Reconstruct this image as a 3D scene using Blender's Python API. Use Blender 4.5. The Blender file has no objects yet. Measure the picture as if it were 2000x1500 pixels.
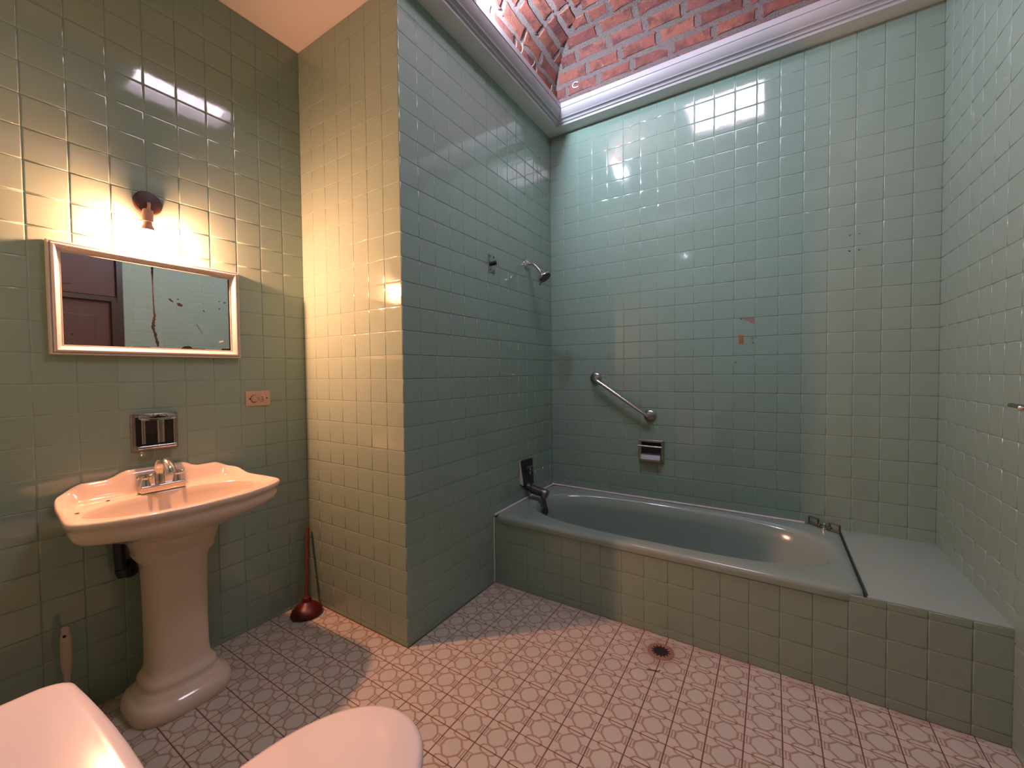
import bpy, bmesh, math, random
from mathutils import Vector, Matrix, Euler
random.seed(7)
SC = bpy.context.scene
COL = SC.collection
PI = math.pi

# ------------------------------------------------------------------ camera, light, exposure
W, R, D, CE, YT, YF = -0.7658, 2.0819, 1.4709, 2.9873, 0.6942, -1.36   # left wall x, right wall x, back wall y, ceiling z, tub front y, front wall y
TZ0, TP = 0.1332, 0.11                                                # first wall joint height, tile pitch

cam = bpy.data.cameras.new('camera')
cam.sensor_width = 36.0
cam.sensor_fit = 'HORIZONTAL'
cam.lens = 802.14 / 2000 * 36.0
cam.clip_start = 0.01
camera = bpy.data.objects.new('camera', cam)
COL.objects.link(camera)
yaw, pitch, roll = -0.5656, -0.0279, -0.0099
cf = Vector((math.sin(yaw) * math.cos(pitch), math.cos(yaw) * math.cos(pitch), math.sin(pitch)))
cr0 = Vector((math.cos(yaw), -math.sin(yaw), 0))
cu0 = cr0.cross(cf)
cr = math.cos(roll) * cr0 + math.sin(roll) * cu0
cu = -math.sin(roll) * cr0 + math.cos(roll) * cu0
camera.matrix_world = Matrix(((cr.x, cu.x, -cf.x, 1.405), (cr.y, cu.y, -cf.y, -1.3001), (cr.z, cu.z, -cf.z, 1.2579), (0, 0, 0, 1)))
SC.camera = camera
CAM = Vector((1.405, -1.3001, 1.2579))

world = bpy.data.worlds.new('World')
SC.world = world
world.use_nodes = True
world.node_tree.nodes['Background'].inputs[0].default_value = (0.02, 0.022, 0.025, 1)
world.node_tree.nodes['Background'].inputs[1].default_value = 1.0

SKY_STRENGTH = 22.0       # daylight through the skylight pane at the crown of the vault
BULB_STRENGTH = 5200.0     # the bare bulb over the mirror
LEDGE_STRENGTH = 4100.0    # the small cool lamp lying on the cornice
SKY_COL = (1.0, 0.80, 0.98)
BULB_COL = (1.0, 0.395, 0.21)
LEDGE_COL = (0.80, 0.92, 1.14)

vs = SC.view_settings
vs.view_transform = 'Standard'
vs.look = 'None'
vs.gamma = 1.0
vs.use_curve_mapping = False
vs.exposure = 0.0
SC.cycles.use_denoising = True
SC.cycles.max_bounces = 10
SC.cycles.diffuse_bounces = 6
SC.cycles.glossy_bounces = 6
SC.cycles.sample_clamp_indirect = 25.0
SC.cycles.caustics_reflective = False
SC.cycles.caustics_refractive = False

# ------------------------------------------------------------------ materials
def nodemat(name):
    m = bpy.data.materials.new(name)
    m.use_nodes = True
    nt = m.node_tree
    b = nt.nodes['Principled BSDF']
    return m, nt, b

def N(nt, kind, **kw):
    n = nt.nodes.new(kind)
    for k, v in kw.items():
        setattr(n, k, v)
    return n

def mathn(nt, op, a, b=None, c=None, clamp=False):
    n = nt.nodes.new('ShaderNodeMath')
    n.operation = op
    n.use_clamp = clamp
    for i, v in enumerate((a, b, c)):
        if v is None:
            continue
        if isinstance(v, (int, float)):
            n.inputs[i].default_value = v
        else:
            nt.links.new(v, n.inputs[i])
    return n.outputs[0]

def mixc(nt, fac, a, b):
    n = nt.nodes.new('ShaderNodeMix')
    n.data_type = 'RGBA'
    for i, v in ((0, fac), (6, a), (7, b)):
        if isinstance(v, (int, float)):
            n.inputs[i].default_value = v
        elif isinstance(v, tuple):
            n.inputs[i].default_value = (v[0], v[1], v[2], 1)
        else:
            nt.links.new(v, n.inputs[i])
    return n.outputs[2]

def noise(nt, coord, scale, detail=3.0, rough=0.5):
    n = nt.nodes.new('ShaderNodeTexNoise')
    n.inputs['Scale'].default_value = scale
    n.inputs['Detail'].default_value = detail
    n.inputs['Roughness'].default_value = rough
    if coord is not None:
        nt.links.new(coord, n.inputs['Vector'])
    return n.outputs[0]

def ramp(nt, v, stops):
    n = nt.nodes.new('ShaderNodeValToRGB')
    e = n.color_ramp.elements
    while len(e) < len(stops):
        e.new(0.5)
    for el, (p, c) in zip(e, stops):
        el.position = p
        el.color = (c[0], c[1], c[2], 1) if isinstance(c, tuple) else (c, c, c, 1)
    nt.links.new(v, n.inputs[0])
    return n.outputs[0]

def bump(nt, b, h, strength, dist):
    n = nt.nodes.new('ShaderNodeBump')
    n.inputs['Strength'].default_value = strength
    n.inputs['Distance'].default_value = dist
    nt.links.new(h, n.inputs['Height'])
    nt.links.new(n.outputs[0], b.inputs['Normal'])

KA = 0.78   # all paints, glazes and stones share this scale
def simple(name, col, rough=0.5, metal=0.0, var=0.06, nscale=12.0, bumps=0.0, spec=0.5, coat=0.0):
    """a plain surface with a little procedural unevenness of its colour"""
    m, nt, b = nodemat(name)
    if metal == 0.0: col = tuple(c * KA for c in col)
    geo = N(nt, 'ShaderNodeNewGeometry')
    n = noise(nt, geo.outputs['Position'], nscale, 4)
    lo = tuple(max(0, c * (1 - var)) for c in col)
    hi = tuple(min(1, c * (1 + var)) for c in col)
    nt.links.new(mixc(nt, n, lo, hi), b.inputs['Base Color'])
    b.inputs['Roughness'].default_value = rough
    b.inputs['Metallic'].default_value = metal
    b.inputs['Specular IOR Level'].default_value = spec
    b.inputs['Coat Weight'].default_value = coat
    if bumps:
        bump(nt, b, n, 0.5, bumps)
    return m

def make_glaze(name, col, rough=0.05):
    m, nt, b = nodemat(name)
    oi = N(nt, 'ShaderNodeObjectInfo')
    geo = N(nt, 'ShaderNodeNewGeometry')
    n = noise(nt, geo.outputs['Position'], 3.0, 3)
    v = mathn(nt, 'ADD', mathn(nt, 'MULTIPLY', oi.outputs['Random'], 0.55), mathn(nt, 'MULTIPLY', n, 0.45))
    lo = tuple(c * 0.97 for c in col)
    hi = tuple(c * 1.025 for c in col)
    nt.links.new(mixc(nt, v, lo, hi), b.inputs['Base Color'])
    r = noise(nt, geo.outputs['Position'], 9.0, 3)
    nt.links.new(mathn(nt, 'MULTIPLY_ADD', r, 0.06, rough - 0.03), b.inputs['Roughness'])
    w = noise(nt, geo.outputs['Position'], 22.0, 2)
    bump(nt, b, w, 0.25, 0.0006)
    b.inputs['Specular IOR Level'].default_value = 0.68
    return m

M = {}
M['tile'] = make_glaze('mint_glaze', (0.216, 0.304, 0.255))
M['grout'] = simple('pale_grout', (0.30, 0.415, 0.35), 0.6, var=0.12, nscale=30, bumps=0.0004)
M['white_paint'] = simple('white_ceiling_paint', (0.86, 0.82, 0.80), 0.55, var=0.04, nscale=5)
M['trim_paint'] = simple('white_gloss_trim', (0.50, 0.475, 0.50), 0.34, var=0.04, nscale=6)
M['enamel'] = simple('green_enamel', (0.27, 0.35, 0.305), 0.13, var=0.04, nscale=7)
M['deck'] = simple('smooth_mint_deck', (0.33, 0.41, 0.36), 0.22, var=0.05, nscale=7)
M['porcelain'] = simple('bone_porcelain', (0.76, 0.65, 0.53), 0.11, var=0.02, nscale=4)
M['toilet'] = simple('almond_porcelain', (0.80, 0.73, 0.68), 0.17, var=0.02, nscale=4)
M['caulk'] = simple('stained_caulk', (0.72, 0.66, 0.62), 0.5, var=0.25, nscale=40, bumps=0.001)
M['chrome'] = simple('chrome', (0.56, 0.56, 0.56), 0.17, 1.0, var=0.10, nscale=30)
M['old_chrome'] = simple('pitted_chrome', (0.34, 0.33, 0.325), 0.30, 1.0, var=0.30, nscale=60)
M['dark_metal'] = simple('dark_tarnished_metal', (0.10, 0.10, 0.105), 0.42, 0.8, var=0.35, nscale=50)
M['black_plate'] = simple('blue_black_plate', (0.018, 0.022, 0.034), 0.42, 0.0, var=0.3, nscale=25)
M['black'] = simple('black_void', (0.006, 0.006, 0.006), 0.8, 0.0)
M['bronze'] = simple('dark_red_canopy', (0.055, 0.022, 0.018), 0.5, 0.0, var=0.2, nscale=50)
M['socket'] = simple('pink_socket', (0.55, 0.30, 0.25), 0.5, 0.0)
M['ivory'] = simple('ivory_plastic', (0.62, 0.43, 0.32), 0.4, 0.0, var=0.08)
M['rubber'] = simple('red_rubber', (0.085, 0.004, 0.007), 0.40, 0.0, var=0.2)
M['beige'] = simple('beige_plastic', (0.55, 0.47, 0.38), 0.5, 0.0)
M['rust'] = simple('rusty_hole', (0.36, 0.15, 0.05), 0.8, 0.0, var=0.5, nscale=120)
M['chip'] = simple('brown_bisque', (0.30, 0.22, 0.15), 0.85, 0.0, var=0.35, nscale=90)
M['wire'] = simple('pale_wire', (0.40, 0.33, 0.28), 0.5, 0.0)
M['leaf'] = simple('dry_leaf', (0.11, 0.040, 0.018), 0.8, 0.0)
M['frame'] = simple('silvery_white_frame', (0.50, 0.45, 0.43), 0.42, 0.1, var=0.10, nscale=35)
M['tarnish'] = simple('lost_silvering', (0.012, 0.009, 0.008), 0.5, 0.0)
M['streak_brown'] = simple('matte_brown', (0.026, 0.013, 0.007), 0.6, 0.0, var=0.5, nscale=90)
M['paleflake'] = simple('pale_flake', (0.8, 0.78, 0.72), 0.5, 0.0)

def wood(name, a, b_, scale, axis, rough):
    m, nt, b = nodemat(name)
    tc = N(nt, 'ShaderNodeNewGeometry')
    mp = N(nt, 'ShaderNodeMapping')
    s = [scale] * 3
    s[axis] = scale * 0.06
    mp.inputs['Scale'].default_value = s
    nt.links.new(tc.outputs['Position'], mp.inputs[0])
    n = noise(nt, mp.outputs[0], 1.0, 5, 0.6)
    nt.links.new(mixc(nt, n, a, b_), b.inputs['Base Color'])
    b.inputs['Roughness'].default_value = rough
    return m
M['handle_wood'] = wood('varnished_stick', (0.065, 0.021, 0.008), (0.12, 0.042, 0.016), 60, 2, 0.4)
M['door_wood'] = wood('dark_brown_door', (0.030, 0.012, 0.0075), (0.052, 0.021, 0.013), 40, 2, 0.55)
M['door_frame'] = wood('darker_door_frame', (0.012, 0.006, 0.004), (0.022, 0.010, 0.007), 40, 2, 0.4)

# mirror glass
m, nt, b = nodemat('mirror_glass')
geo = N(nt, 'ShaderNodeNewGeometry')
n = noise(nt, geo.outputs['Position'], 14.0, 4)
nt.links.new(mixc(nt, n, (0.86, 0.87, 0.83), (0.92, 0.92, 0.88)), b.inputs['Base Color'])
b.inputs['Metallic'].default_value = 1.0
b.inputs['Roughness'].default_value = 0.015
M['mirror'] = m

# brick: each one its own tone, dark burnt patches
def brick_mat():
    m, nt, b = nodemat('old_brick')
    oi = N(nt, 'ShaderNodeObjectInfo')
    tc = N(nt, 'ShaderNodeNewGeometry')
    base = ramp(nt, oi.outputs['Random'], [(0.0, (0.22, 0.066, 0.048)), (0.3, (0.26, 0.077, 0.053)), (0.55, (0.29, 0.097, 0.064)), (0.75, (0.17, 0.050, 0.042)), (1.0, (0.26, 0.086, 0.069))])
    big = noise(nt, tc.outputs['Position'], 13.0, 4, 0.65)
    dark = ramp(nt, big, [(0.49, 0.0), (0.62, 1.0)])
    c1 = mixc(nt, mathn(nt, 'MULTIPLY', dark, 0.72), base, (0.075, 0.026, 0.024))
    fine = noise(nt, tc.outputs['Position'], 55.0, 5, 0.65)
    pale = ramp(nt, fine, [(0.56, 0.0), (0.74, 1.0)])
    c2 = mixc(nt, mathn(nt, 'MULTIPLY', pale, 0.28), c1, (0.55, 0.40, 0.35))
    nt.links.new(c2, b.inputs['Base Color'])
    b.inputs['Roughness'].default_value = 0.82
    bump(nt, b, noise(nt, tc.outputs['Position'], 80.0, 6, 0.7), 0.9, 0.004)
    return m
M['brick'] = brick_mat()
m, nt, b = nodemat('rough_mortar')
geo = N(nt, 'ShaderNodeNewGeometry')
n = noise(nt, geo.outputs['Position'], 110.0, 5, 0.75)
nt.links.new(mixc(nt, n, (0.10, 0.066, 0.060), (0.50, 0.40, 0.38)), b.inputs['Base Color'])
b.inputs['Roughness'].default_value = 0.95
bump(nt, b, n, 1.0, 0.02)
M['mortar'] = m

# floor tile: printed octagon with rails and lens shapes, drawn in each tile's own UV (-0.5 .. 0.5)
def floor_mat():
    m, nt, b = nodemat('printed_floor_tile')
    uv = N(nt, 'ShaderNodeUVMap')
    uv.uv_map = 'UVMap'
    geo = N(nt, 'ShaderNodeNewGeometry')
    wob = N(nt, 'ShaderNodeTexNoise')
    wob.inputs['Scale'].default_value = 95.0
    wob.inputs['Detail'].default_value = 2.0
    nt.links.new(geo.outputs['Position'], wob.inputs['Vector'])
    sep = N(nt, 'ShaderNodeSeparateXYZ')
    nt.links.new(uv.outputs[0], sep.inputs[0])
    ws = N(nt, 'ShaderNodeSeparateColor')
    nt.links.new(wob.outputs['Color'], ws.inputs[0])
    u = mathn(nt, 'ADD', sep.outputs[0], mathn(nt, 'MULTIPLY_ADD', ws.outputs[0], 0.05, -0.025))
    v = mathn(nt, 'ADD', sep.outputs[1], mathn(nt, 'MULTIPLY_ADD', ws.outputs[1], 0.05, -0.025))
    au, av = mathn(nt, 'ABSOLUTE', u), mathn(nt, 'ABSOLUTE', v)
    octd = mathn(nt, 'SUBTRACT', mathn(nt, 'MAXIMUM', mathn(nt, 'MAXIMUM', au, mathn(nt, 'MULTIPLY', av, 0.94)), mathn(nt, 'MULTIPLY', mathn(nt, 'ADD', au, av), 0.74)), 0.325)
    def line(d, w):   # 1 on the line, soft edge
        return mathn(nt, 'SUBTRACT', 1.0, mathn(nt, 'DIVIDE', mathn(nt, 'ABSOLUTE', d), w), clamp=True)
    l1 = line(octd, 0.046)
    out = mathn(nt, 'GREATER_THAN', octd, 0.0)
    # rails: a second bar beside the octagon, and cross bars from its corners to the joint
    l2 = mathn(nt, 'MULTIPLY', line(mathn(nt, 'SUBTRACT', au, 0.425), 0.028), mathn(nt, 'LESS_THAN', av, 0.16))
    l3 = mathn(nt, 'MULTIPLY', line(mathn(nt, 'SUBTRACT', av, 0.15), 0.026), mathn(nt, 'GREATER_THAN', au, 0.33))
    # lens shapes across the other joints
    ey = mathn(nt, 'DIVIDE', mathn(nt, 'SUBTRACT', av, 0.5), 0.155)
    ex = mathn(nt, 'DIVIDE', au, 0.27)
    el = mathn(nt, 'SUBTRACT', mathn(nt, 'SQRT', mathn(nt, 'ADD', mathn(nt, 'MULTIPLY', ex, ex), mathn(nt, 'MULTIPLY', ey, ey))), 1.0)
    l4 = mathn(nt, 'MULTIPLY', line(el, 0.17), out)
    # star arms from corner of octagon to the tile corner
    l5 = mathn(nt, 'MULTIPLY', mathn(nt, 'MULTIPLY', line(mathn(nt, 'SUBTRACT', mathn(nt, 'ADD', au, 0.0), mathn(nt, 'ADD', av, 0.0)), 0.02), out), mathn(nt, 'GREATER_THAN', au, 0.40))
    L = mathn(nt, 'MAXIMUM', mathn(nt, 'MAXIMUM', mathn(nt, 'MAXIMUM', l1, l2), l3), l4)
    L = mathn(nt, 'POWER', L, 0.7)
    n1 = noise(nt, geo.outputs['Position'], 6.0, 4)
    inside = mixc(nt, n1, (0.400, 0.395, 0.335), (0.45, 0.44, 0.375))
    outside = mixc(nt, n1, (0.425, 0.392, 0.338), (0.475, 0.437, 0.378))
    base = mixc(nt, out, inside, outside)
    c = mixc(nt, L, base, (0.235, 0.155, 0.118))
    # rust and dirt around the drain and along the tub
    p = N(nt, 'ShaderNodeSeparateXYZ')
    nt.links.new(geo.outputs['Position'], p.inputs[0])
    dx = mathn(nt, 'SUBTRACT', p.outputs[0], 0.990)
    dy = mathn(nt, 'SUBTRACT', p.outputs[1], 0.575)
    dd = mathn(nt, 'SQRT', mathn(nt, 'ADD', mathn(nt, 'MULTIPLY', dx, dx), mathn(nt, 'MULTIPLY', dy, dy)))
    n2 = noise(nt, geo.outputs['Position'], 18.0, 4)
    st = mathn(nt, 'MULTIPLY', mathn(nt, 'SUBTRACT', 1.0, mathn(nt, 'DIVIDE', mathn(nt, 'MULTIPLY_ADD', n2, -0.10, mathn(nt, 'ADD', dd, 0.05)), 0.115), clamp=True), 0.9)
    edge = mathn(nt, 'MULTIPLY', mathn(nt, 'SUBTRACT', 1.0, mathn(nt, 'DIVIDE', mathn(nt, 'SUBTRACT', 0.70, p.outputs[1]), 0.11), clamp=True), ramp(nt, noise(nt, geo.outputs['Position'], 9.0, 3), [(0.42, 0.0), (0.62, 1.0)]))
    stain = mathn(nt, 'MAXIMUM', st, mathn(nt, 'MULTIPLY', edge, 0.55))
    c = mixc(nt, stain, c, (0.29, 0.16, 0.13))
    nt.links.new(c, b.inputs['Base Color'])
    nt.links.new(mathn(nt, 'MULTIPLY_ADD', n1, 0.2, 0.22), b.inputs['Roughness'])
    bump(nt, b, mathn(nt, 'SUBTRACT', n1, mathn(nt, 'MULTIPLY', L, 0.5)), 0.4, 0.0012)
    return m
M['floor_tile'] = floor_mat()
M['floor_grout'] = simple('brown_grout', (0.15, 0.09, 0.065), 0.8, var=0.25, nscale=40)

def emit(name, col, strength, clouds=False):
    m = bpy.data.materials.new(name)
    m.use_nodes = True
    nt = m.node_tree
    nt.nodes.remove(nt.nodes['Principled BSDF'])
    e = N(nt, 'ShaderNodeEmission')
    e.inputs[1].default_value = strength
    if clouds:
        geo = N(nt, 'ShaderNodeNewGeometry')
        mp = N(nt, 'ShaderNodeMapping')
        mp.inputs['Scale'].default_value = (3.0, 9.0, 3.0)
        nt.links.new(geo.outputs['Position'], mp.inputs[0])
        n = noise(nt, mp.outputs[0], 1.0, 5, 0.6)
        nt.links.new(mixc(nt, ramp(nt, n, [(0.4, 0.0), (0.65, 1.0)]), tuple(c * 0.8 for c in col), tuple(min(1.3, c * 1.25) for c in col)), e.inputs[0])
    else:
        e.inputs[0].default_value = (col[0], col[1], col[2], 1)
    nt.links.new(e.outputs[0], nt.nodes['Material Output'].inputs[0])
    return m
M['sky_pane'] = emit('overcast_sky_through_pane', SKY_COL, SKY_STRENGTH, True)
M['bulb'] = emit('glowing_warm_bulb', BULB_COL, BULB_STRENGTH)
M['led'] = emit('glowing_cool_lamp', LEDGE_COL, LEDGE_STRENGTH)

# ------------------------------------------------------------------ helpers
def link_mesh(name, me, parent=None, mat=None):
    o = bpy.data.objects.new(name, me)
    COL.objects.link(o)
    if mat is not None and len(me.materials) == 0:
        me.materials.append(mat)
    if parent is not None:
        o.parent = parent
    return o

def from_bm(name, bm, mat, parent=None, smooth=False, sharp=None):
    me = bpy.data.meshes.new(name)
    bmesh.ops.recalc_face_normals(bm, faces=bm.faces)
    bm.to_mesh(me)
    bm.free()
    if smooth:
        me.polygons.foreach_set('use_smooth', [True] * len(me.polygons))
        if sharp is not None:
            me.set_sharp_from_angle(angle=math.radians(sharp))
    return link_mesh(name, me, parent, mat)

def tag(o, label, cat, group=None, kind=None):
    o['label'] = label
    o['category'] = cat
    if group: o['group'] = group
    if kind: o['kind'] = kind
    return o

def thing(name, label, cat, loc=(0, 0, 0), group=None):
    o = bpy.data.objects.new(name, None)
    o.empty_display_size = 0.05
    COL.objects.link(o)
    o.location = loc
    tag(o, label, cat, group)
    return o

def part(name, bm, mat, parent, smooth=False, sharp=40, label=None):
    """mesh built in world coordinates, re-expressed relative to its parent"""
    o = from_bm(name, bm, mat, None, smooth, sharp)
    bpy_world_parent(o, parent)
    if label: o['label'] = label
    return o

def wloc(o):
    v = Vector(o.location)
    p = o.parent
    while p is not None:
        v += Vector(p.location)
        p = p.parent
    return v

def bpy_world_parent(o, parent):
    if parent is None:
        return
    off = wloc(parent)
    if off.length > 0:
        o.data.transform(Matrix.Translation(-off))
    o.parent = parent

def add_box(bm, a, b):
    (x0, y0, z0), (x1, y1, z1) = a, b
    vs_ = [bm.verts.new(p) for p in ((x0, y0, z0), (x1, y0, z0), (x1, y1, z0), (x0, y1, z0), (x0, y0, z1), (x1, y0, z1), (x1, y1, z1), (x0, y1, z1))]
    for f in ((0, 3, 2, 1), (4, 5, 6, 7), (0, 1, 5, 4), (1, 2, 6, 5), (2, 3, 7, 6), (3, 0, 4, 7)):
        bm.faces.new([vs_[i] for i in f])
    return vs_

def rbox(a, b, bev=0.003, seg=2):
    bm = bmesh.new()
    add_box(bm, a, b)
    bmesh.ops.bevel(bm, geom=bm.edges[:], offset=bev, segments=seg, affect='EDGES', profile=0.7)
    return bm

def box(a, b):
    bm = bmesh.new()
    add_box(bm, a, b)
    return bm

def loft(bm, rings, cap0=True, cap1=True):
    """rings: lists of points of equal count; skin them and cap the ends"""
    vr = [[bm.verts.new(p) for p in r] for r in rings]
    n = len(vr[0])
    for a, b in zip(vr, vr[1:]):
        for i in range(n):
            j = (i + 1) % n
            bm.faces.new((a[i], a[j], b[j], b[i]))
    if cap0: bm.faces.new(vr[0][::-1])
    if cap1: bm.faces.new(vr[-1])
    return vr

def frame_of(d):
    d = d.normalized()
    up = Vector((0, 0, 1)) if abs(d.z) < 0.95 else Vector((1, 0, 0))
    a = d.cross(up).normalized()
    return a, a.cross(d).normalized()

def tube(bm, pts, rad, n=12, flat=1.0, flat_axis=None):
    """tube along pts; rad a number or one per point"""
    pts = [Vector(p) for p in pts]
    rings = []
    prev = None
    for i, p in enumerate(pts):
        d = (pts[min(i + 1, len(pts) - 1)] - pts[max(i - 1, 0)])
        if prev is None:
            a, b_ = frame_of(d)
            if flat_axis is not None:
                a = Vector(flat_axis) - d.normalized() * d.normalized().dot(Vector(flat_axis))
                a.normalize()
                b_ = a.cross(d.normalized())
        else:
            dn = d.normalized()
            a = (prev - dn * prev.dot(dn)).normalized()
            b_ = a.cross(dn)
        prev = a
        r = rad[i] if isinstance(rad, (list, tuple)) else rad
        rings.append([p + a * (r * math.cos(2 * PI * k / n)) + b_ * (r * flat * math.sin(2 * PI * k / n)) for k in range(n)])
    loft(bm, rings)

def lathe(bm, prof, origin, axis=(0, 0, 1), n=24, up=None):
    """prof: (distance along axis, radius)"""
    ax = Vector(axis).normalized()
    a, b_ = frame_of(ax)
    o = Vector(origin)
    rings = [[o + ax * h + (a * math.cos(2 * PI * k / n) + b_ * math.sin(2 * PI * k / n)) * max(r, 1e-5) for k in range(n)] for h, r in prof]
    loft(bm, rings)

def prism(bm, pts, thick):
    """extrude a polygon of 3-D points by vector thick"""
    t = Vector(thick)
    a = [Vector(p) for p in pts]
    loft(bm, [a, [p + t for p in a]])

def smooth_path(ctrl, n=8):
    """Catmull-Rom through control points"""
    c = [Vector(p) for p in ctrl]
    c = [c[0] * 2 - c[1]] + c + [c[-1] * 2 - c[-2]]
    out = []
    for i in range(1, len(c) - 2):
        for k in range(n):
            t = k / n
            p0, p1, p2, p3 = c[i - 1:i + 3]
            out.append(0.5 * ((2 * p1) + (p2 - p0) * t + (2 * p0 - 5 * p1 + 4 * p2 - p3) * t * t + (3 * p1 - p0 - 3 * p2 + p3) * t ** 3))
    out.append(c[-2])
    return out

def mitred_ring(bm, prof, x0, x1, y0, y1):
    """sweep profile (inset, z) around a rectangle with mitred corners"""
    vr = []
    for s, z in prof:
        vr.append([bm.verts.new(p) for p in ((x0 + s, y0 + s, z), (x1 - s, y0 + s, z), (x1 - s, y1 - s, z), (x0 + s, y1 - s, z))])
    for a, b_ in zip(vr, vr[1:]):
        for i in range(4):
            j = (i + 1) % 4
            bm.faces.new((a[i], a[j], b_[j], b_[i]))
    return vr

# tiles -------------------------------------------------------------
TILE_CACHE = {}
def tile_mesh(w, h, mat, gap=0.0026, t=0.0019, key=''):
    k = (round(w, 4), round(h, 4), mat.name)
    if k in TILE_CACHE:
        return TILE_CACHE[k]
    me = bpy.data.meshes.new('tile')
    verts, faces = [], []
    hw, hh = (w - gap) / 2, (h - gap) / 2
    for inset, z in ((0.0, -0.0015), (0.0, t * 0.40), (0.0007, t * 0.75), (0.0019, t * 0.94), (0.0040, t)):
        a, b_ = hw - inset, hh - inset
        verts += [(-a, -b_, z), (a, -b_, z), (a, b_, z), (-a, b_, z)]
    for r in range(4):
        for i in range(4):
            j = (i + 1) % 4
            faces.append((r * 4 + i, r * 4 + j, r * 4 + 4 + j, r * 4 + 4 + i))
    faces.append((16, 17, 18, 19))
    me.from_pydata(verts, [], faces)
    me.polygons.foreach_set('use_smooth', [True] * 16 + [False])
    uv = me.uv_layers.new(name='UVMap')
    for lp in me.loops:
        co = me.vertices[lp.vertex_index].co
        uv.data[lp.index].uv = (co.x / w, co.y / h)
    me.materials.append(mat)
    me.update()
    TILE_CACHE[k] = me
    return me

def project(p):
    d = p - CAM
    z = d.dot(cf)
    if z < 0.05:
        return None
    return 1000 + 802.14 * d.dot(cr) / z, 750 - 802.14 * d.dot(cu) / z, z

def lay_tiles(parent, origin, U, V, us, vs_, mat, keep=lambda a, b, c, d: True, tilt=0.0009, gap=0.0026, limit=300):
    """us, vs_: joint positions along U and V; one object per tile, the 300 that show largest; the rest one stuff mesh"""
    origin, U, V = Vector(origin), Vector(U), Vector(V)
    Nn = U.cross(V)
    cells = []
    for a, b_ in zip(us, us[1:]):
        for c, d in zip(vs_, vs_[1:]):
            if b_ - a < 0.012 or d - c < 0.008 or not keep(a, b_, c, d):
                continue
            ctr = origin + U * ((a + b_) / 2) + V * ((c + d) / 2)
            pr = project(ctr)
            vis = pr is not None and -60 < pr[0] < 2060 and -60 < pr[1] < 1560
            area = 0.0
            if vis:
                view = (CAM - ctr)
                area = (b_ - a) * (d - c) * max(0.0, view.normalized().dot(Nn)) / (pr[2] ** 2)
            cells.append((area, a, b_, c, d, ctr))
    cells.sort(key=lambda t: -t[0])
    bmr = None
    for i, (area, a, b_, c, d, ctr) in enumerate(cells):
        me = tile_mesh(b_ - a, d - c, mat, gap)
        rot = Matrix((U, V, Nn)).transposed()
        rot = rot @ Euler((random.gauss(0, tilt), random.gauss(0, tilt), 0)).to_matrix()
        mx = Matrix.Translation(ctr) @ rot.to_4x4()
        if area > 0 and i < limit:
            o = bpy.data.objects.new('tile', me)
            COL.objects.link(o)
            o.parent = parent
            o.matrix_basis = mx
        else:
            if bmr is None:
                bmr = bmesh.new()
            n0 = len(bmr.verts)
            bmr.from_mesh(me)
            bmr.verts.ensure_lookup_table()
            bmesh.ops.transform(bmr, matrix=mx, verts=bmr.verts[n0:])
    if bmr is not None:
        me = bpy.data.meshes.new('remaining_tiles')
        bmr.to_mesh(me)
        bmr.free()
        me.polygons.foreach_set('use_smooth', [len(p.vertices) == 4 and p.area < 0.0005 for p in me.polygons])
        me.materials.append(mat)
        o = link_mesh('remaining_tiles', me, parent)
        o['kind'] = 'stuff'

def joints(lo, hi, off, pitch):
    out = [lo]
    k = math.ceil((lo - off) / pitch - 1e-6)
    while off + k * pitch < hi - 1e-6:
        if off + k * pitch > lo + 1e-6:
            out.append(off + k * pitch)
        k += 1
    out.append(hi)
    return out

def wall(name, label, a, b_):
    o = from_bm(name, box(a, b_), M['grout'])
    return tag(o, label, 'wall', kind='structure')

# ------------------------------------------------------------------ room shell
ZJ = joints(0.0, CE, TZ0, TP)
wb = wall('wall_back', 'mint tiled wall behind the bathtub, with the grab bar', (-0.08, D, 0.0), (R, D + 0.1, CE))
lay_tiles(wb, (0, D, 0), (1, 0, 0), (0, 0, 1), joints(0, R, 0.0, TP), ZJ, M['tile'], keep=lambda a, b, c, d: d > 0.42)
ws_ = wall('wall_shower', 'mint tiled wall at the tap end of the bathtub, with the shower head', (-0.08, 0.0, 0.0), (0.0, D, CE))
lay_tiles(ws_, (0, 0, 0), (0, 1, 0), (0, 0, 1), joints(0, D, 0.0, TP), ZJ, M['tile'], keep=lambda a, b, c, d: a < YT or d > 0.42)
wr_ = wall('wall_return', 'narrow tiled return wall brightly lit by the bulb, between sink corner and shower', (W, 0.0, 0.0), (-0.08, 0.08, CE))
lay_tiles(wr_, (W, 0, 0), (1, 0, 0), (0, 0, 1), joints(0, -W, -W % TP, TP), ZJ, M['tile'])
wl = wall('wall_left', 'mint tiled wall carrying the mirror, bare bulb and pedestal sink', (W - 0.1, YF, 0.0), (W, 0.08, CE))
lay_tiles(wl, (W, 0, 0), (0, 1, 0), (0, 0, 1), joints(YF, 0.0, 0.0, TP), ZJ, M['tile'])
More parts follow.
